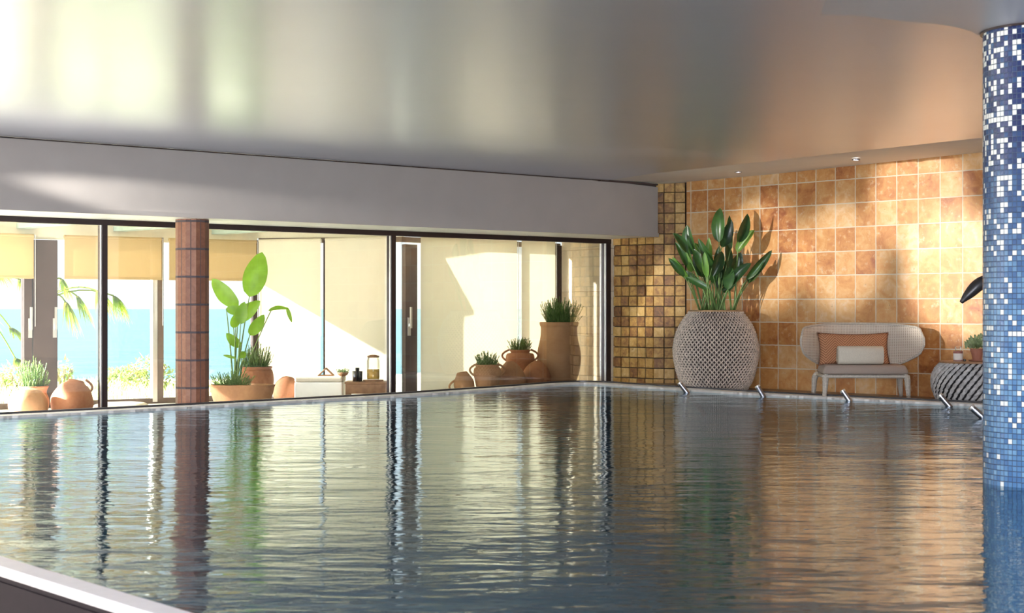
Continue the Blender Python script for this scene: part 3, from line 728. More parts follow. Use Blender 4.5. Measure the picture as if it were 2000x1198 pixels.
# right group
Z = 22.05; h = H_(630, Z)
o = jar('tall_jar', 1092, 630, Z, [(.14, 0), (.20, .12), (.275, .32), (.305, .50), (.30, .64), (.262, .82), (.255, h - .08), (.268, h - .04), (.275, h)], 'tall bulging terracotta jar with rosemary at the right end', M['clay_pale'], group=g, soil=1, cat='potted plant')
rosemary(o, (.02, 0, h - .03), .26, .36, 170, 4, leaf=.045, lw=.005)
Z = 21.9; h = H_(684, Z)
o = jar('amphora', 1016, 684, Z, [(.08, 0), (.12, .2), (.16, .42), (.20, .52), (.185, .60), (.13, h - .04), (.15, h)], 'two-handled jar with rosemary standing behind the others', M['clay'], group=g, soil=1, handles=2, hz=.90, hr=.205, hang=R(5), cat='potted plant')
rosemary(o, (0, 0, h - .03), .14, .21, 80, 5, leaf=.04, lw=.005)
Z = 21.05; h = H_(713, Z)
o = jar('amphora', 952, 713, Z, [(.09, 0), (.13, .12), (.165, .26), (.185, .38), (.172, .44), (.155, h - .03), (.165, h)], 'small two-handled jar with rosemary, nearest the pool', M['clay_pale'], group=g, soil=1, handles=2, hz=.88, hr=.19, hang=R(8), cat='potted plant')
rosemary(o, (0, 0, h - .03), .15, .20, 90, 6, leaf=.04, lw=.005)
jar('clay_jar', 912, 727, 21.0, [(.07, 0), (.11, .06), (.135, .20), (.13, .27), (.09, .35), (.07, .385)], 'small jar with its handle to the left, leftmost by the pale blind', M['clay_pale'], group=g, tilt=(R(-6), R(-10), 0), handles=1, hang=R(180), hz=.60, hr=.15)
jar('clay_jar', 1003, 708, 21.35, [(.10, 0), (.17, .10), (.195, .22), (.18, .34), (.12, .45), (.06, .51)], 'egg-shaped jar between the two small two-handled jars', M['clay_dark'], group=g, tilt=(R(-5), R(-6), 0))
jar('clay_jar', 1045, 706, 21.6, [(.10, 0), (.17, .10), (.20, .24), (.185, .36), (.12, .46), (.05, .51)], 'smooth egg-shaped jar leaning on the tall jar', M['clay'], group=g, tilt=(R(-5), R(4), 0))

# gallery furniture
def simple(name, x0, x1, y0, y1, Z, dep, m, label, cat, bev=.01, z0=None, **k):
    a = px(x0, y1, Z); b = px(x1, y0, Z); bm = bmesh.new(); w = (b.x - a.x) / 2; zb = a.z if z0 is None else z0
    box(bm, -w, w, -dep / 2, dep / 2, 0, b.z - zb); return mk(name, bm, m, loc=((a.x + b.x) / 2, Z, zb), bevel=bev, label=label, cat=cat, **k)
Z = 20.05; a = px(676, 745, Z); b = px(764, 743, Z); wd = b.x - a.x
o = empty('low_table', ((a.x + b.x) / 2, Z, GF), label='low dark wooden table carrying the drinks jar', cat='table')
ht = a.z - GF
bm = bmesh.new(); box(bm, -wd / 2, wd / 2, -.2, .2, ht - .025, ht); mk('table_top', bm, M['wood'], o, bevel=.004)
bm = bmesh.new(); box(bm, -wd / 2 + .01, wd / 2 - .01, -.19, .19, ht - .15, ht - .025); mk('drawer', bm, M['wood'], o, bevel=.004)
for sx in (-1, 1):
    for sy in (-1, 1):
        bm = bmesh.new(); cx = sx * (wd / 2 - .03); cy = sy * .16; box(bm, cx - .02, cx + .02, cy - .02, cy + .02, 0, ht - .15); mk('leg', bm, M['wood'], o)
Z = 20.25; a = px(580, 738, Z); b = px(672, 738, Z); wd = b.x - a.x
o = empty('daybed', ((a.x + b.x) / 2, Z, GF), label='low white daybed left of the dark wooden table', cat='daybed')
bm = bmesh.new(); box(bm, -wd / 2, wd / 2, -.24, .24, .04, a.z - GF - .05); mk('base', bm, M['white_paint'], o, bevel=.01)
bm = bmesh.new(); box(bm, -wd / 2, wd / 2, -.24, .24, a.z - GF - .05, a.z - GF + .02); mk('cushion', bm, M['towel'], o, bevel=.02)
for sx in (-1, 1):
    bm = bmesh.new(); box(bm, sx * wd / 2 - .03 - .02 * sx, sx * wd / 2 + .03 - .02 * sx, -.22, .22, 0, .04); mk('foot', bm, M['wood'], o)
tz = px(720, 745, 20.05).z
p = px(729, 740, 20.05)
o = empty('drinks_jar', (p.x, 20.05, tz), label='glass drinks dispenser with sliced lemon on the dark table', cat='dispenser')
bm = bmesh.new(); lathe(bm, [(.13, 0), (.13, .018)], 32); mk('stand', bm, M['wood'], o)
bm = bmesh.new(); lathe(bm, [(.075, .022), (.082, .05), (.082, .26), (.072, .29), (.072, .30)], 32, cap=False); mk('glass_jar', bm, M['glass'], o, smooth=True)
bm = bmesh.new(); lathe(bm, [(.074, .03), (.078, .05), (.078, .15)], 32); mk('lemon_water', bm, plain('amber_lemon_drink', (.80, .52, .12), .2), o, smooth=True)
bm = bmesh.new(); lathe(bm, [(.074, .301), (.078, .32), (.03, .335)], 32); mk('lid', bm, M['wood'], o, smooth=True)
for i, (x, dz, hh) in enumerate(((692, .0, .13), (698, .05, .17), (704, -.02, .13))):
    p = px(x, 0, 20.0 + dz); bm = bmesh.new(); lathe(bm, [(.022, 0), (.026, hh), (.022, hh), (.02, .01)], 20)
    mk('cup' if not i else 'cup.%03d' % i, bm, M['black'] if i else M['steel'], loc=(p.x, 20.0 + dz, tz), smooth=True, cat='cup', group='cups on the dark table',
       label=['steel cup, leftmost beside the lemon drinks jar', 'tallest black cup on the dark table', 'shorter black cup closest to the lemon drinks jar'][i])
p = px(665, 0, 20.1); dz_ = px(0, 738, 20.25).z + .02
o = empty('potted_herb', (p.x + .02, 20.2, dz_), label='small wooden bowl of green herbs on the end of the daybed', cat='potted plant')
bm = bmesh.new(); lathe(bm, [(.03, 0), (.06, .02), (.075, .05), (.07, .052), (.05, .03)], 24); mk('bowl', bm, M['wood'], o, smooth=True)
rosemary(o, (0, 0, .035), .06, .07, 26, 9, m=M['succulent'], leaf=.03, lw=.008)
p = px(636, 0, 20.2)
bm = bmesh.new()
for s_ in (-1, 1):
    tube(bm, [(s_ * .10, -.05, .005), (0, -.05, .10)], .008, 6); tube(bm, [(s_ * .10, .05, .005), (0, .05, .10)], .008, 6)
tube(bm, [(0, -.06, .10), (0, .06, .10)], .008, 6); tube(bm, [(-.10, -.05, .01), (.10, -.05, .01)], .008, 6); tube(bm, [(-.1, .05, .01), (.1, .05, .01)], .008, 6)
mk('book_stand', bm, M['wood'], loc=(p.x, 20.25, dz_), label='small wooden trestle stand on the white daybed', cat='stand')
Z = 18.6; a = px(178, 785, Z); b = px(283, 785, Z); bm = bmesh.new()
pr_ = [(-.33, 0), (.30, 0), (.335, .06), (.28, .115), (.1, .13), (-.2, .12), (-.30, .085)]
for y in (-.25, .25): pass
lo_ = [bm.verts.new((x, -.25, z)) for x, z in pr_]; hi_ = [bm.verts.new((x, .25, z)) for x, z in pr_]
bm.faces.new(lo_[::-1]); bm.faces.new(hi_)
for i in range(7): bm.faces.new([lo_[i], lo_[(i + 1) % 7], hi_[(i + 1) % 7], hi_[i]])
mk('floor_cushion', bm, M['towel'], loc=((a.x + b.x) / 2, Z, GF), bevel=.03, label='low beige floor cushion by the slim window mullion', cat='cushion')
for i, x in enumerate((512, 578)):
    p = px(x, 452, 20.0); bm = bmesh.new(); lathe(bm, [(.16, 0), (.16, -.02), (.15, -.03)], 32)
    q = Vector((p.x, 19.7 + i * .25)); mk('ceiling_lamp' if not i else 'ceiling_lamp.001', bm, M['white_paint'], loc=(q.x, q.y, 2.03), smooth=False, cat='ceiling light', group='round gallery ceiling lights',
       label=['round white ceiling light above the broad-leaved plant', 'round white ceiling light right of the broad-leaved plant'][i])

# ---- woven planter with strelitzia
pc = Vector((px(1398, 0, 20.02).x, 20.02)); FL = -.04
o = empty('woven_planter', (pc.x, pc.y, FL), label='large woven rattan planter in the corner by the tile wall', cat='planter')
Hp = px(0, 608, 20.02).z - FL
ctl = [(.40, 0), (.455, .10), (.50, .25), (.53, .42), (.53, .55), (.50, .70), (.45, .82), (.385, .92), (.335, Hp)]
def prof_at(ctl, z):
    for i in range(len(ctl) - 1):
        if ctl[i][1] <= z <= ctl[i + 1][1]:
            t = (z - ctl[i][1]) / (ctl[i + 1][1] - ctl[i][1])
            a = ctl[max(i - 1, 0)][0]; b = ctl[i][0]; c = ctl[i + 1][0]; d = ctl[min(i + 2, len(ctl) - 1)][0]
            return .5 * (2 * b + (c - a) * t + (2 * a - 5 * b + 4 * c - d) * t * t + (3 * b - 3 * c + d - a) * t ** 3)
    return ctl[-1][0]
def woven(parent, ctl, Hh, rows, cols, slant, wid, mat_s, mat_b, name='weave', thick=.012, lenf=1.0, alt=True, seed=1):
    bm = bmesh.new(); lathe(bm, [(prof_at(ctl, Hh * i / 24) - thick * 1.0, Hh * i / 24) for i in range(25)], 64)
    mk('body', bm, mat_b, parent, smooth=True)
    bm = bmesh.new(); rnd = random.Random(seed); dz = Hh / rows
    for r in range(rows):
        zc = (r + .5) * dz; R0 = prof_at(ctl, zc); dR = (prof_at(ctl, min(Hh, zc + dz * .5)) - prof_at(ctl, max(0, zc - dz * .5))) / dz
        for c in range(cols):
            a = 2 * math.pi * (c + (.5 if (r % 2 and alt) else 0)) / cols; hw = math.pi / cols * R0
            for s_ in ((-1, 1) if alt == 2 else (1,)):
                ax = Vector((-math.sin(a), math.cos(a), 0)); rad = Vector((math.cos(a), math.sin(a), 0)); up = (Vector((0, 0, 1)) + rad * dR).normalized()
                dirv = (ax * hw * slant * s_ + up * dz * .5 * lenf * (1.25)); L = dirv.length; dirv.normalize(); nrm = dirv.cross(ax if abs(dirv.dot(ax)) < .95 else up).normalized()
                nrm = rad; sd_ = dirv.cross(nrm).normalized(); cen = rad * (R0 + rnd.uniform(-.002, .002)) + Vector((0, 0, zc))
                w_ = wid * hw; pts = []
                sec = []
                for t, k_, b_ in ((-1, .35, -.7), (-.5, .95, .55), (.5, .95, .75), (1, .35, -.5)):
                    q = cen + dirv * L * t + nrm * thick * b_ * .8
                    sec.append([bm.verts.new(q - sd_ * w_ * k_ - nrm * thick * .5), bm.verts.new(q - sd_ * w_ * k_ * .5 + nrm * thick * .3), bm.verts.new(q + sd_ * w_ * k_ * .5 + nrm * thick * .3), bm.verts.new(q + sd_ * w_ * k_ - nrm * thick * .5)])
                for u, v in zip(sec, sec[1:]):
                    for j in range(3): bm.faces.new([u[j], u[j + 1], v[j + 1], v[j]])
    mk(name, bm, mat_s, parent, smooth=True)
woven(o, ctl, Hp, 32, 58, .85, .25, plain('rattan_strand', (.68, .59, .52), .6, var=.35, scale=30), plain('dark_weave_core', (.055, .04, .04), .9), thick=.014, alt=2)
bm = bmesh.new()
tube(bm, [(.335 * math.cos(a), .335 * math.sin(a), Hp) for a in [2 * math.pi * i / 48 for i in range(49)]], .013, 8)
mk('rim', bm, plain('tan_rattan', (.42, .27, .14), .6, var=.2), o, smooth=True)
bm = bmesh.new(); lathe(bm, [(.31, Hp - .05), (.31, Hp - .02), (.01, Hp - .01)], 32); mk('soil', bm, M['soil'], o)
op = empty('bird_of_paradise', (pc.x, pc.y, FL + Hp - .012), label='leafy bird of paradise plant growing in the woven planter', cat='plant')
org = Vector(op.location)
def c4(x, y): return (1160 + x / 2.395, 320 + y / 2.395)
SL = [((585, 368), (590, 208), 26, 0), ((598, 392), (643, 262), 23, 1), ((675, 370), (718, 235), 25, 1), ((668, 414), (752, 310), 21, 2), ((642, 402), (635, 242), 13, 0),
      ((715, 545), (832, 405), 18, 1), ((435, 417), (372, 325), 20, 0), ((465, 425), (438, 288), 27, 0), ((555, 492), (472, 370), 18, 2), ((538, 475), (538, 345), 14, 2),
      ((555, 527), (598, 410), 22, 1), ((628, 490), (618, 366), 18, 1), ((640, 512), (686, 415), 26, 1), ((635, 570), (735, 466), 22, 1), ((520, 532), (420, 440), 13, 0),
      ((500, 572), (395, 497), 18, 0), ((600, 600), (662, 560), 15, 1), ((575, 582), (632, 492), 28, 1), ((560, 482), (488, 350), 16, 0), ((640, 565), (682, 490), 16, 2),
      ((530, 560), (500, 420), 22, 1), ((545, 590), (430, 530), 14, 0), ((560, 560), (545, 440), 18, 0), ((590, 540), (580, 420), 18, 1), ((625, 590), (640, 480), 22, 0), ((520, 520), (465, 400), 20, 0)]
bms = {0: bmesh.new(), 1: bmesh.new(), 2: bmesh.new(), 3: bmesh.new()}; bs = bmesh.new(); rnd = random.Random(21)
for i, ((bx, by), (tx, ty), w, mi) in enumerate(SL):
    dz = rnd.uniform(-.22, .22); Zl = pc.y + dz
    if i == 5: Zl = pc.y - .1
    def clear(q, Zq):          # keep the leaf off the tile wall
        while True:
            P_ = px(*c4(*q), Zq)
            if nB.dot(Vector((P_.x, P_.y)) - WB) < -.10: return P_
            Zq -= .03
    b = clear((bx, by), Zl) - org; t = clear((tx, ty), Zl + rnd.uniform(-.12, .12)) - org
    f = Vector((rnd.uniform(-.17, .17) + (bx - 590) / 2.395 / F * 20 * .4, rnd.uniform(-.15, .15), 0))
    f.x = max(-.24, min(.24, f.x)); f.y *= .9; f.z = -.01
    face = Vector((rnd.uniform(-.7, .7), -1, rnd.uniform(-.1, .5)))
    leafblade(bms[mi], b, t, w * 1.2 / 2.395 / F * 20.2, face, rnd, bend=rnd.uniform(.02, .10), fold=rnd.uniform(.25, .7))
    if i in (6, 7, 15, 8):      # pale leaf margins, offset copies behind the leaf
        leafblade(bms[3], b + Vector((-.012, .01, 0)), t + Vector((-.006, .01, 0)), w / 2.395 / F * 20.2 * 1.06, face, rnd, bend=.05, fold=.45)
    tube(bs, bez(f, f.lerp(b, .55) + Vector((0, 0, .06)), b + (t - b) * .05, 8), [.013 - .0009 * j for j in range(9)], 6)
for i in range(16):
    a_ = rnd.uniform(0, 6.28); f = Vector((math.cos(a_) * .2, math.sin(a_) * .16, -.01)); tpp = Vector((f.x * 2.0 + rnd.uniform(-.05, .05), f.y * 1.2 - .1, rnd.uniform(.35, .6)))
    tube(bs, bez(f, f.lerp(tpp, .5) + Vector((0, 0, .05)), tpp, 6), [.011 - .001 * j for j in range(7)], 6)
    leafblade(bms[i % 3], tpp, tpp + Vector((f.x * .9 + rnd.uniform(-.05, .05), -.05, rnd.uniform(.22, .36))), .045, Vector((rnd.uniform(-.8, .8), -1, .1)), rnd, bend=.05, fold=.5)
mk('foliage', bms[0], M['leaf'], op, smooth=True); mk('foliage', bms[1], M['leaf_dark'], op, smooth=True, label='dark green leaves')
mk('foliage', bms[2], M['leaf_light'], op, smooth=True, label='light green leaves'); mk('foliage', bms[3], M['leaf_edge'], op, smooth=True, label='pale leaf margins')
mk('stem', bs, M['stem'], op, smooth=True)

# ---- lounge chair
k = N('woven_shell'); co = k.coord(); sp = k.n('SeparateXYZ', {0: co})
def wv(kx, kz): return k.math('SINE', k.math('MULTIPLY', k.math('ADD', k.math('MULTIPLY', sp.outputs[0], kx), k.math('MULTIPLY', sp.outputs[2], kz)), 1.0))
wa = k.math('MULTIPLY', wv(170, 170), wv(170, -170))
hole = k.n('MapRange', {0: wa, 1: .42, 2: .55}).outputs[0]
p_ = k.pr(Base_Color=(.72, .64, .55), Roughness=.5, Normal=k.bump(wa, .5, .006))
mx = k.n('MixShader', {0: k.math('MULTIPLY', hole, .75), 1: p_, 2: k.n('BsdfTransparent').outputs[0]}); M['shell'] = k.surf(mx.outputs[0])
k = N('woven_frame'); co = k.coord(); sp = k.n('SeparateXYZ', {0: co})
wa = k.math('MULTIPLY', wv(190, 190), wv(190, -190))
M['weave_frame'] = k.surf(k.pr(Base_Color=k.ramp(wa, [(.0, (.62, .58, .52)), (.8, (.38, .33, .28))]), Roughness=.5, Normal=k.bump(wa, .5, .005)))
cy = 18.12; cxp = px(1683, 0, cy)
ch = empty('lounge_chair', (cxp.x, cy, FL), R(-3.5), label='wide woven cream lounge chair with curved back by the tile wall', cat='chair')
S = cy / F
def cl(x, y): return ((x - 1683) * S, (772 - y) * S)       # picture px -> chair local x, z at its centre depth
# back shell: outline given as top / bottom height over x
bm = bmesh.new(); nx_, nz_ = 40, 12; xw = .695; grid = []
for i in range(nx_ + 1):
    u = -1 + 2 * i / nx_; x = u * xw
    top = .845 - .05 * abs(u) ** 3 - .12 * (max(0, abs(u) - .90) / .10) ** 3
    bot = .345 + .02 * abs(u) + .17 * max(0, abs(u) - .5) ** 1.7 / .5 ** 1.7 + .07 * (max(0, abs(u) - .90) / .10) ** 3
    yy = .34 - .42 * abs(u) ** 2.6
    grid.append([bm.verts.new((x, yy + .10 * ((bot + (top - bot) * j / nz_) - .35), bot + (top - bot) * j / nz_)) for j in range(nz_ + 1)])
for i in range(nx_):
    for j in range(nz_): bm.faces.new([grid[i][j], grid[i + 1][j], grid[i + 1][j + 1], grid[i][j + 1]])
rimpts = [g_[-1].co.copy() for g_ in grid] + [grid[-1][j].co.copy() for j in range(nz_ - 1, 0, -1)] + [g_[0].co.copy() for g_ in grid[::-1]] + [grid[0][j].co.copy() for j in range(1, nz_)]
b = mk('backrest', bm, M['shell'], ch, smooth=True); sm = b.modifiers.new('solid', 'SOLIDIFY'); sm.thickness = .012; sm.offset = 0
bm = bmesh.new(); tube(bm, rimpts + [rimpts[0], rimpts[1]], .014, 8); mk('rim', bm, M['weave_frame'], b, smooth=True)
bm = bmesh.new()                                            # seat frame as a rounded slab
box(bm, -.485, .50, -.27, .30, .235, .275)
mk('seat_frame', bm, M['weave_frame'], ch, bevel=.02)
for sx, fy, bx_, by_ in ((-1, -.25, -.445, -.24), (1, -.25, .475, -.24), (-1, .27, -.50, .30), (1, .27, .485, .28)):
    bm = bmesh.new(); top = Vector((sx * .43, fy, .255)); knee = Vector((bx_ - sx * .0, by_, .235)); foot = Vector((bx_ + sx * .012, by_, 0))
    pts = bez(top, Vector((bx_, by_, .275)), Vector((bx_, by_, .16)), 6) + [foot.lerp(Vector((bx_, by_, .16)), .5), foot]
    tube(bm, pts, [.028, .032, .036, .037, .036, .034, .032, .027, .022], 12); mk('leg', bm, M['weave_frame'], ch, smooth=True)
bm = bmesh.new(); box(bm, -.485, .49, -.29, .27, .278, .385)
for v in bm.verts:
    if v.co.z > .35: v.co.x *= .93; v.co.y *= .93
mk('seat_cushion', bm, M['seat_fabric'], ch, bevel=.035, smooth=True)
for ob in (ch.children[-1],): ob.modifiers['bevel'].segments = 5
for x_ in (-.33, .33):
    bm = bmesh.new(); tube(bm, [(x_, .27, .26), (x_, .335, .36)], .02, 8); mk('back_support', bm, M['weave_frame'], ch)
# lumbar pillow
k = N('chevron_fabric'); co = k.coord(); sp = k.n('SeparateXYZ', {0: co})
zz = k.math('PINGPONG', sp.outputs[0], .11)
st = k.math('SINE', k.math('MULTIPLY', k.math('ADD', zz, sp.outputs[2]), 210.0))
c_ = k.ramp(k.math('ADD', k.math('MULTIPLY', st, .5), .5), [(.1, (.24, .10, .05)), (.35, (.46, .21, .105)), (.9, (.56, .28, .15))])
M['chevron'] = k.surf(k.pr(Base_Color=c_, Roughness=.9, Normal=k.bump(st, .4, .004)))
def pillow(w, h, t, name, m, **kk):
    bm = bmesh.new(); n = 20; F_, B_ = [], []
    for i in range(n + 1):
        fr2, br = [], []
        for j in range(n + 1):
            u = -1 + 2 * i / n; v = -1 + 2 * j / n
            th = t * ((1 - u ** 4) * (1 - v ** 4)) ** .5
            x = u * w * (1 - .06 * (1 - v * v) * abs(u) ** 3); z = v * h * (1 - .13 * (1 - u * u) * abs(v) ** 3)
            fr2.append(bm.verts.new((x, -th, z))); br.append(bm.verts.new((x, th, z)))
        F_.append(fr2); B_.append(br)
    for i in range(n):
        for j in range(n):
            bm.faces.new([F_[i][j], F_[i + 1][j], F_[i + 1][j + 1], F_[i][j + 1]]); bm.faces.new([B_[i][j], B_[i][j + 1], B_[i + 1][j + 1], B_[i + 1][j]])
    bmesh.ops.remove_doubles(bm, verts=bm.verts, dist=1e-5)
    return mk(name, bm, m, smooth=True, **kk)
pz = 18.17
pp = px(1667, 678, pz)
pil = pillow(.41, .19, .065, 'cushion', M['chevron'], loc=(pp.x, pz, FL + .385 + .175), rot=(R(-14), 0, 0), label='orange lumbar cushion with stitched chevrons on the lounge chair', cat='cushion')
bm = bmesh.new(); ed = []
for i in range(81):
    a = i / 80 * 4; s_ = int(a) % 4; f_ = a - int(a)
    u, v = [(-1 + 2 * f_, 1), (1, 1 - 2 * f_), (1 - 2 * f_, -1), (-1, -1 + 2 * f_)][s_]
    ed.append((u * .41 * (1 - .06 * (1 - v * v) * abs(u) ** 3), 0, v * .19 * (1 - .13 * (1 - u * u) * abs(v) ** 3)))
tube(bm, ed, .006, 6); mk('piping', bm, plain('brown_piping', (.18, .09, .06), .8), pil, label='brown piping')
tz_ = 17.99; tp = px(1680, 694, tz_); bm = bmesh.new(); prof2 = []
for i in range(28):
    a = 2 * math.pi * i / 28; c_, s_ = math.cos(a), math.sin(a)
    prof2.append((.085 * math.copysign(abs(c_) ** .7, c_), .105 * math.copysign(abs(s_) ** .7, s_)))
rings = []
for x, sc in ((-.255, .93), (-.245, 1), (.245, 1), (.255, .93)):
    rings.append([bm.verts.new((x, y * sc, z * sc)) for y, z in prof2])
for a, b in zip(rings, rings[1:]):
    for i in range(28): bm.faces.new([a[i], a[(i + 1) % 28], b[(i + 1) % 28], b[i]])
bm.faces.new(rings[0][::-1]); bm.faces.new(rings[-1])
tw = mk('rolled_towel', bm, M['towel'], smooth=True, loc=(tp.x, tz_, FL + .385 + .107), label='rolled cream towel in front of the chevron cushion', cat='towel')
bm = bmesh.new(); sp_ = [(.257, math.cos(a) * .008 * a * .8, math.sin(a) * .010 * a * .85) for a in [i * .35 for i in range(8, 36)]]
tube(bm, sp_, .003, 5); M['fold'] = plain('towel_fold_line', (.42, .38, .31), .9); mk('rolled_edge', bm, M['fold'], tw)
bm = bmesh.new(); tube(bm, [(-x, y, z) for x, y, z in sp_], .003, 5); mk('rolled_edge', bm, M['fold'], tw)

# ---- drum side table
tc = Vector((px(1912, 0, 17.15).x, 17.15)); o = empty('side_table', (tc.x, tc.y, FL), label='drum side table wrapped in grey diagonal weave beside the blue column', cat='side table')
Ht = px(0, 706, 17.15).z - FL - .02
ctl2 = [(.43, 0), (.47, .10), (.495, .20), (.49, .30), (.455, .38), (.41, Ht)]
k2 = plain('grey_leather_strap', (.48, .47, .48), .45, var=.35, scale=18); k3 = plain('black_core', (.02, .018, .02), .8)
woven(o, ctl2, Ht, 9, 40, 1.15, .50, k2, k3, thick=.014, lenf=1.25, alt=True, seed=4)
bm = bmesh.new(); lathe(bm, [(.40, Ht), (.415, Ht + .005), (.415, Ht + .02), (.41, Ht + .024)], 64); mk('table_top', bm, M['wood'], o, smooth=False)
TZ = FL + Ht + .024
p = px(1871, 0, 17.1); o = empty('candle_jar', (p.x, 17.1, TZ), label='lidded candle jar with white label on the drum table', cat='candle')
bm = bmesh.new(); lathe(bm, [(.046, 0), (.05, .006), (.05, .085), (.046, .09)], 32); mk('body', bm, M['candle_wax'], o, smooth=False)
bm = bmesh.new(); lathe(bm, [(.0508, .083), (.0508, .105), (.047, .108)], 32); mk('band', bm, M['candle_band'], o)
bm = bmesh.new(); lathe(bm, [(.0508, .004), (.0508, .014)], 32); mk('band', bm, M['candle_band'], o)
bm = bmesh.new(); lathe(bm, [(.030, .108), (.034, .12), (.034, .15), (.04, .158), (.01, .162)], 32); mk('lid', bm, M['glass'], o)
p = px(1908, 0, 17.1); o = empty('potted_succulent', (p.x, 17.1, TZ), label='small clay pot with variegated leafy plant on the drum table', cat='potted plant')
bm = bmesh.new(); lathe(bm, [(.07, 0), (.085, .004), (.09, .014), (.06, .012)], 32); mk('saucer', bm, M['clay_pot'], o)
bm = bmesh.new(); lathe(bm, [(.045, .013), (.062, .10), (.07, .10), (.073, .135), (.064, .135), (.06, .11)], 32); mk('pot', bm, M['clay_pot'], o)
rnd = random.Random(3); bm = bmesh.new()
for i in range(260):
    u = Vector((rnd.gauss(0, 1), rnd.gauss(0, 1), abs(rnd.gauss(0, .8)))).normalized() * rnd.uniform(.3, 1)
    c = Vector((u.x * .12, u.y * .10, .14 + u.z * .13)); d = (u + Vector((0, 0, .3))).normalized()
    leafblade(bm, c, c + d * rnd.uniform(.03, .055), .013, Vector((rnd.uniform(-.5, .5), -1, rnd.uniform(-.5, .5))), rnd, seg=4)
mk('foliage', bm, M['succulent'], o, smooth=True)
bm = bmesh.new()
for i in range(12): tube(bm, [(0, 0, .11), (rnd.uniform(-.08, .08), rnd.uniform(-.07, .07), .22)], .003, 5)
mk('stem', bm, M['stem'], o)
p = px(1884, 0, 17.05); bm = bmesh.new(); lathe(bm, [(.012, 0), (.018, .006), (.016, .02), (.004, .026)], 16)
mk('candle_snuffer', bm, M['black'], loc=(p.x, 17.05, TZ), label='small dark snuffer between candle jar and clay pot', cat='snuffer')

# ---- steel water jets along the pool edge
names = ['steel jet tube in front of the woven planter', 'steel jet tube between woven planter and lounge chair', 'steel jet tube in front of the lounge chair legs', 'steel jet tube in front of the drum side table', 'steel jet tube closest to the blue mosaic column']
for i, (tx, ty, bx, by) in enumerate(((1327, 748, 1342, 767), (1479, 754, 1491, 775), (1645, 763, 1659, 783), (1835, 772, 1854, 794), (1896, 795, 1922, 818))):
    Zb = 1.028 * F / (by - 600); b = px(bx, by, Zb); t = px(tx, ty, Zb + .03); d = (t - b).normalized()
    o = empty('pool_jet' if not i else 'pool_jet.%03d' % i, (b.x, b.y, WL), label=names[i], cat='pool jet', group='steel jet tubes along the pool edge')
    bm = bmesh.new(); L = (t - b).length; tube(bm, [-d * .35, d * (L - .02)], .029, 20); mk('pipe', bm, M['steel'], o, smooth=False)
    bm = bmesh.new(); tube(bm, [d * (L - .02), d * L, d * (L + .004)], [.033, .033, .028], 20); mk('nozzle', bm, M['aluminium'], o)

# ---- swan-neck water spout behind the column
Z = 16.2; base = px(1985, 0, Z)
o = empty('water_spout', (base.x, Z, -.04), label='dark swan-neck water spout reaching out from behind the blue column', cat='spout')
org = Vector(o.location)
P_ = [Vector((0, 0, 0)), Vector((0, 0, .9)), px(1983, 575, Z) - org, px(1962, 545, Z) - org, px(1932, 546, Z) - org, px(1912, 556, Z) - org, px(1893, 574, Z) - org, px(1877, 591, Z) - org]
cm = []
for i in range(len(P_) - 1):
    a = P_[max(i - 1, 0)]; b = P_[i]; c = P_[i + 1]; d = P_[min(i + 2, len(P_) - 1)]
    for j in range(6):
        t = j / 6; cm.append(.5 * ((2 * b) + (c - a) * t + (2 * a - 5 * b + 4 * c - d) * t * t + (3 * b - 3 * c + d - a) * t ** 3))
cm.append(P_[-1]); n_ = len(cm)
bm = bmesh.new(); tube(bm, cm[:25], .05, 16); mk('pipe', bm, M['dark_steel'], o, smooth=True)
bm = bmesh.new(); m_ = cm[24:]; tube(bm, m_, [.05 + .022 * math.sin(math.pi * min(1, i / (len(m_) - 1) * 1.1)) - .03 * (i / (len(m_) - 1)) ** 2 for i in range(len(m_))], 16); mk('nozzle', bm, M['dark_steel'], o, smooth=True)
bm = bmesh.new(); lathe(bm, [(.09, 0), (.09, .015), (.05, .03)], 24); mk('base', bm, M['steel'], o)

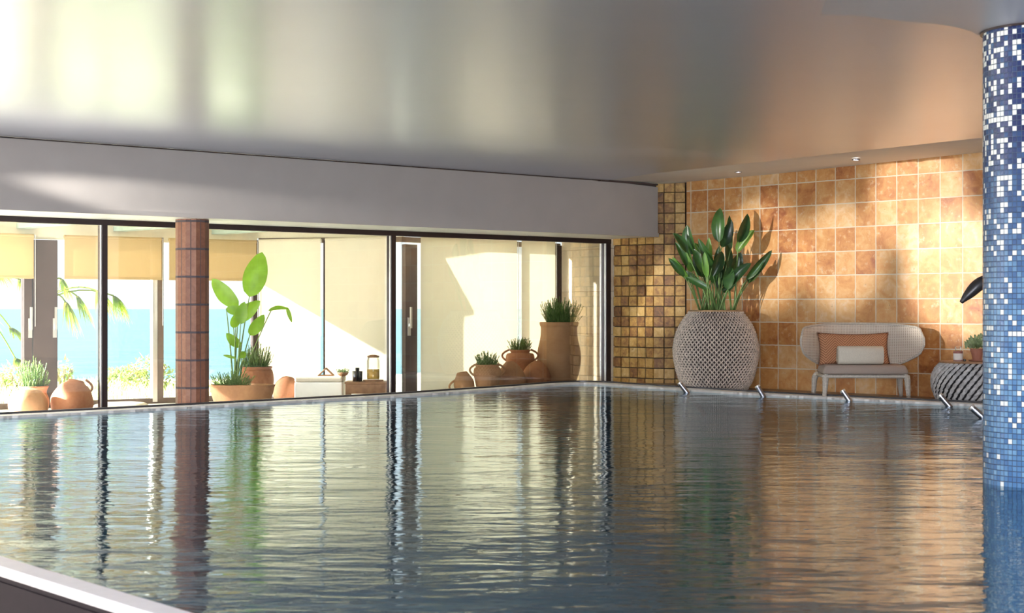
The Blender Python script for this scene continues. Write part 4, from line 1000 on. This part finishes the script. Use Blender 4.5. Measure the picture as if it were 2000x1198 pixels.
# ---- downlights in the ceiling strip
k = N('lamp_glow'); em = k.n('Emission', {0: (1, .93, .8, 1), 1: 4.0}).outputs[0]; M['glow'] = k.surf(em)
for i, (x, y, Zd) in enumerate(((1442, 336, 19.6), (1672, 312, 18.0))):
    p = px(x, y, Zd); o = empty('downlight' if not i else 'downlight.001', (p.x, p.y, p.z - .004), label=['recessed downlight above the woven planter', 'recessed downlight above the lounge chair'][i], cat='ceiling light', group='downlights in the ceiling strip')
    bm = bmesh.new(); lathe(bm, [(.035, .01), (.035, -.004), (.046, -.004), (.046, .012)], 24, cap=False); mk('trim_ring', bm, M['steel'], o)
    bm = bmesh.new(); lathe(bm, [(.033, .002), (.033, .006)], 24); mk('lamp_lens', bm, M['glow'], o)

# ---- added spotlights, unseen at the left, put in to wash the tile wall
def spot(loc, target, deg, power, blend, col, radius, i):
    o = empty('added_spotlight' if not i else 'added_spotlight.%03d' % i, loc, label=['added dark spotlight aimed at the stone pilaster', 'added dark spotlight aimed at the plant in the woven planter', 'added dark spotlight aimed left of the lounge chair', 'added dark spotlight aimed high above the lounge chair', 'added dark spotlight aimed at the dark water spout'][i], cat='spotlight', group='wall-washing spotlights added out of view')
    d = (Vector(target) - Vector(loc)).normalized()
    bm = bmesh.new(); tube(bm, [-d * .14, d * .0], [.06, .07], 20); mk('housing', bm, M['dark_steel'], o)
    bm = bmesh.new(); tube(bm, [(0, 0, 0), (0, 0, CZ - loc[2])], .012, 8); mk('bracket', bm, M['dark_steel'], o)
    ld = bpy.data.lights.new('fill_spot', 'SPOT'); ld.energy = power; ld.spot_size = R(deg); ld.spot_blend = blend; ld.color = col; ld.shadow_soft_size = radius
    lo2 = bpy.data.objects.new('fill_spot', ld); lo2.rotation_euler = d.to_track_quat('-Z', 'Y').to_euler(); link(lo2, o); lo2.location = d * .03
def wpt(x, y):
    p = on_line(WB, dB, x); return px(x, y, p.y)
for i, (tx_, ty_, dg, pw) in enumerate(((1240, 560, 9, 2600), (1490, 500, 9, 3600), (1640, 500, 8, 3600), (1790, 390, 8, 5000), (1880, 540, 9, 7000))):
    spot((-6.1 + .10 * i, 14.0 - .19 * i, 2.45), wpt(tx_, ty_) if tx_ > 1340 else px(tx_, ty_, 21.8), dg, pw, .8, (1, .94, .86), .05, i)
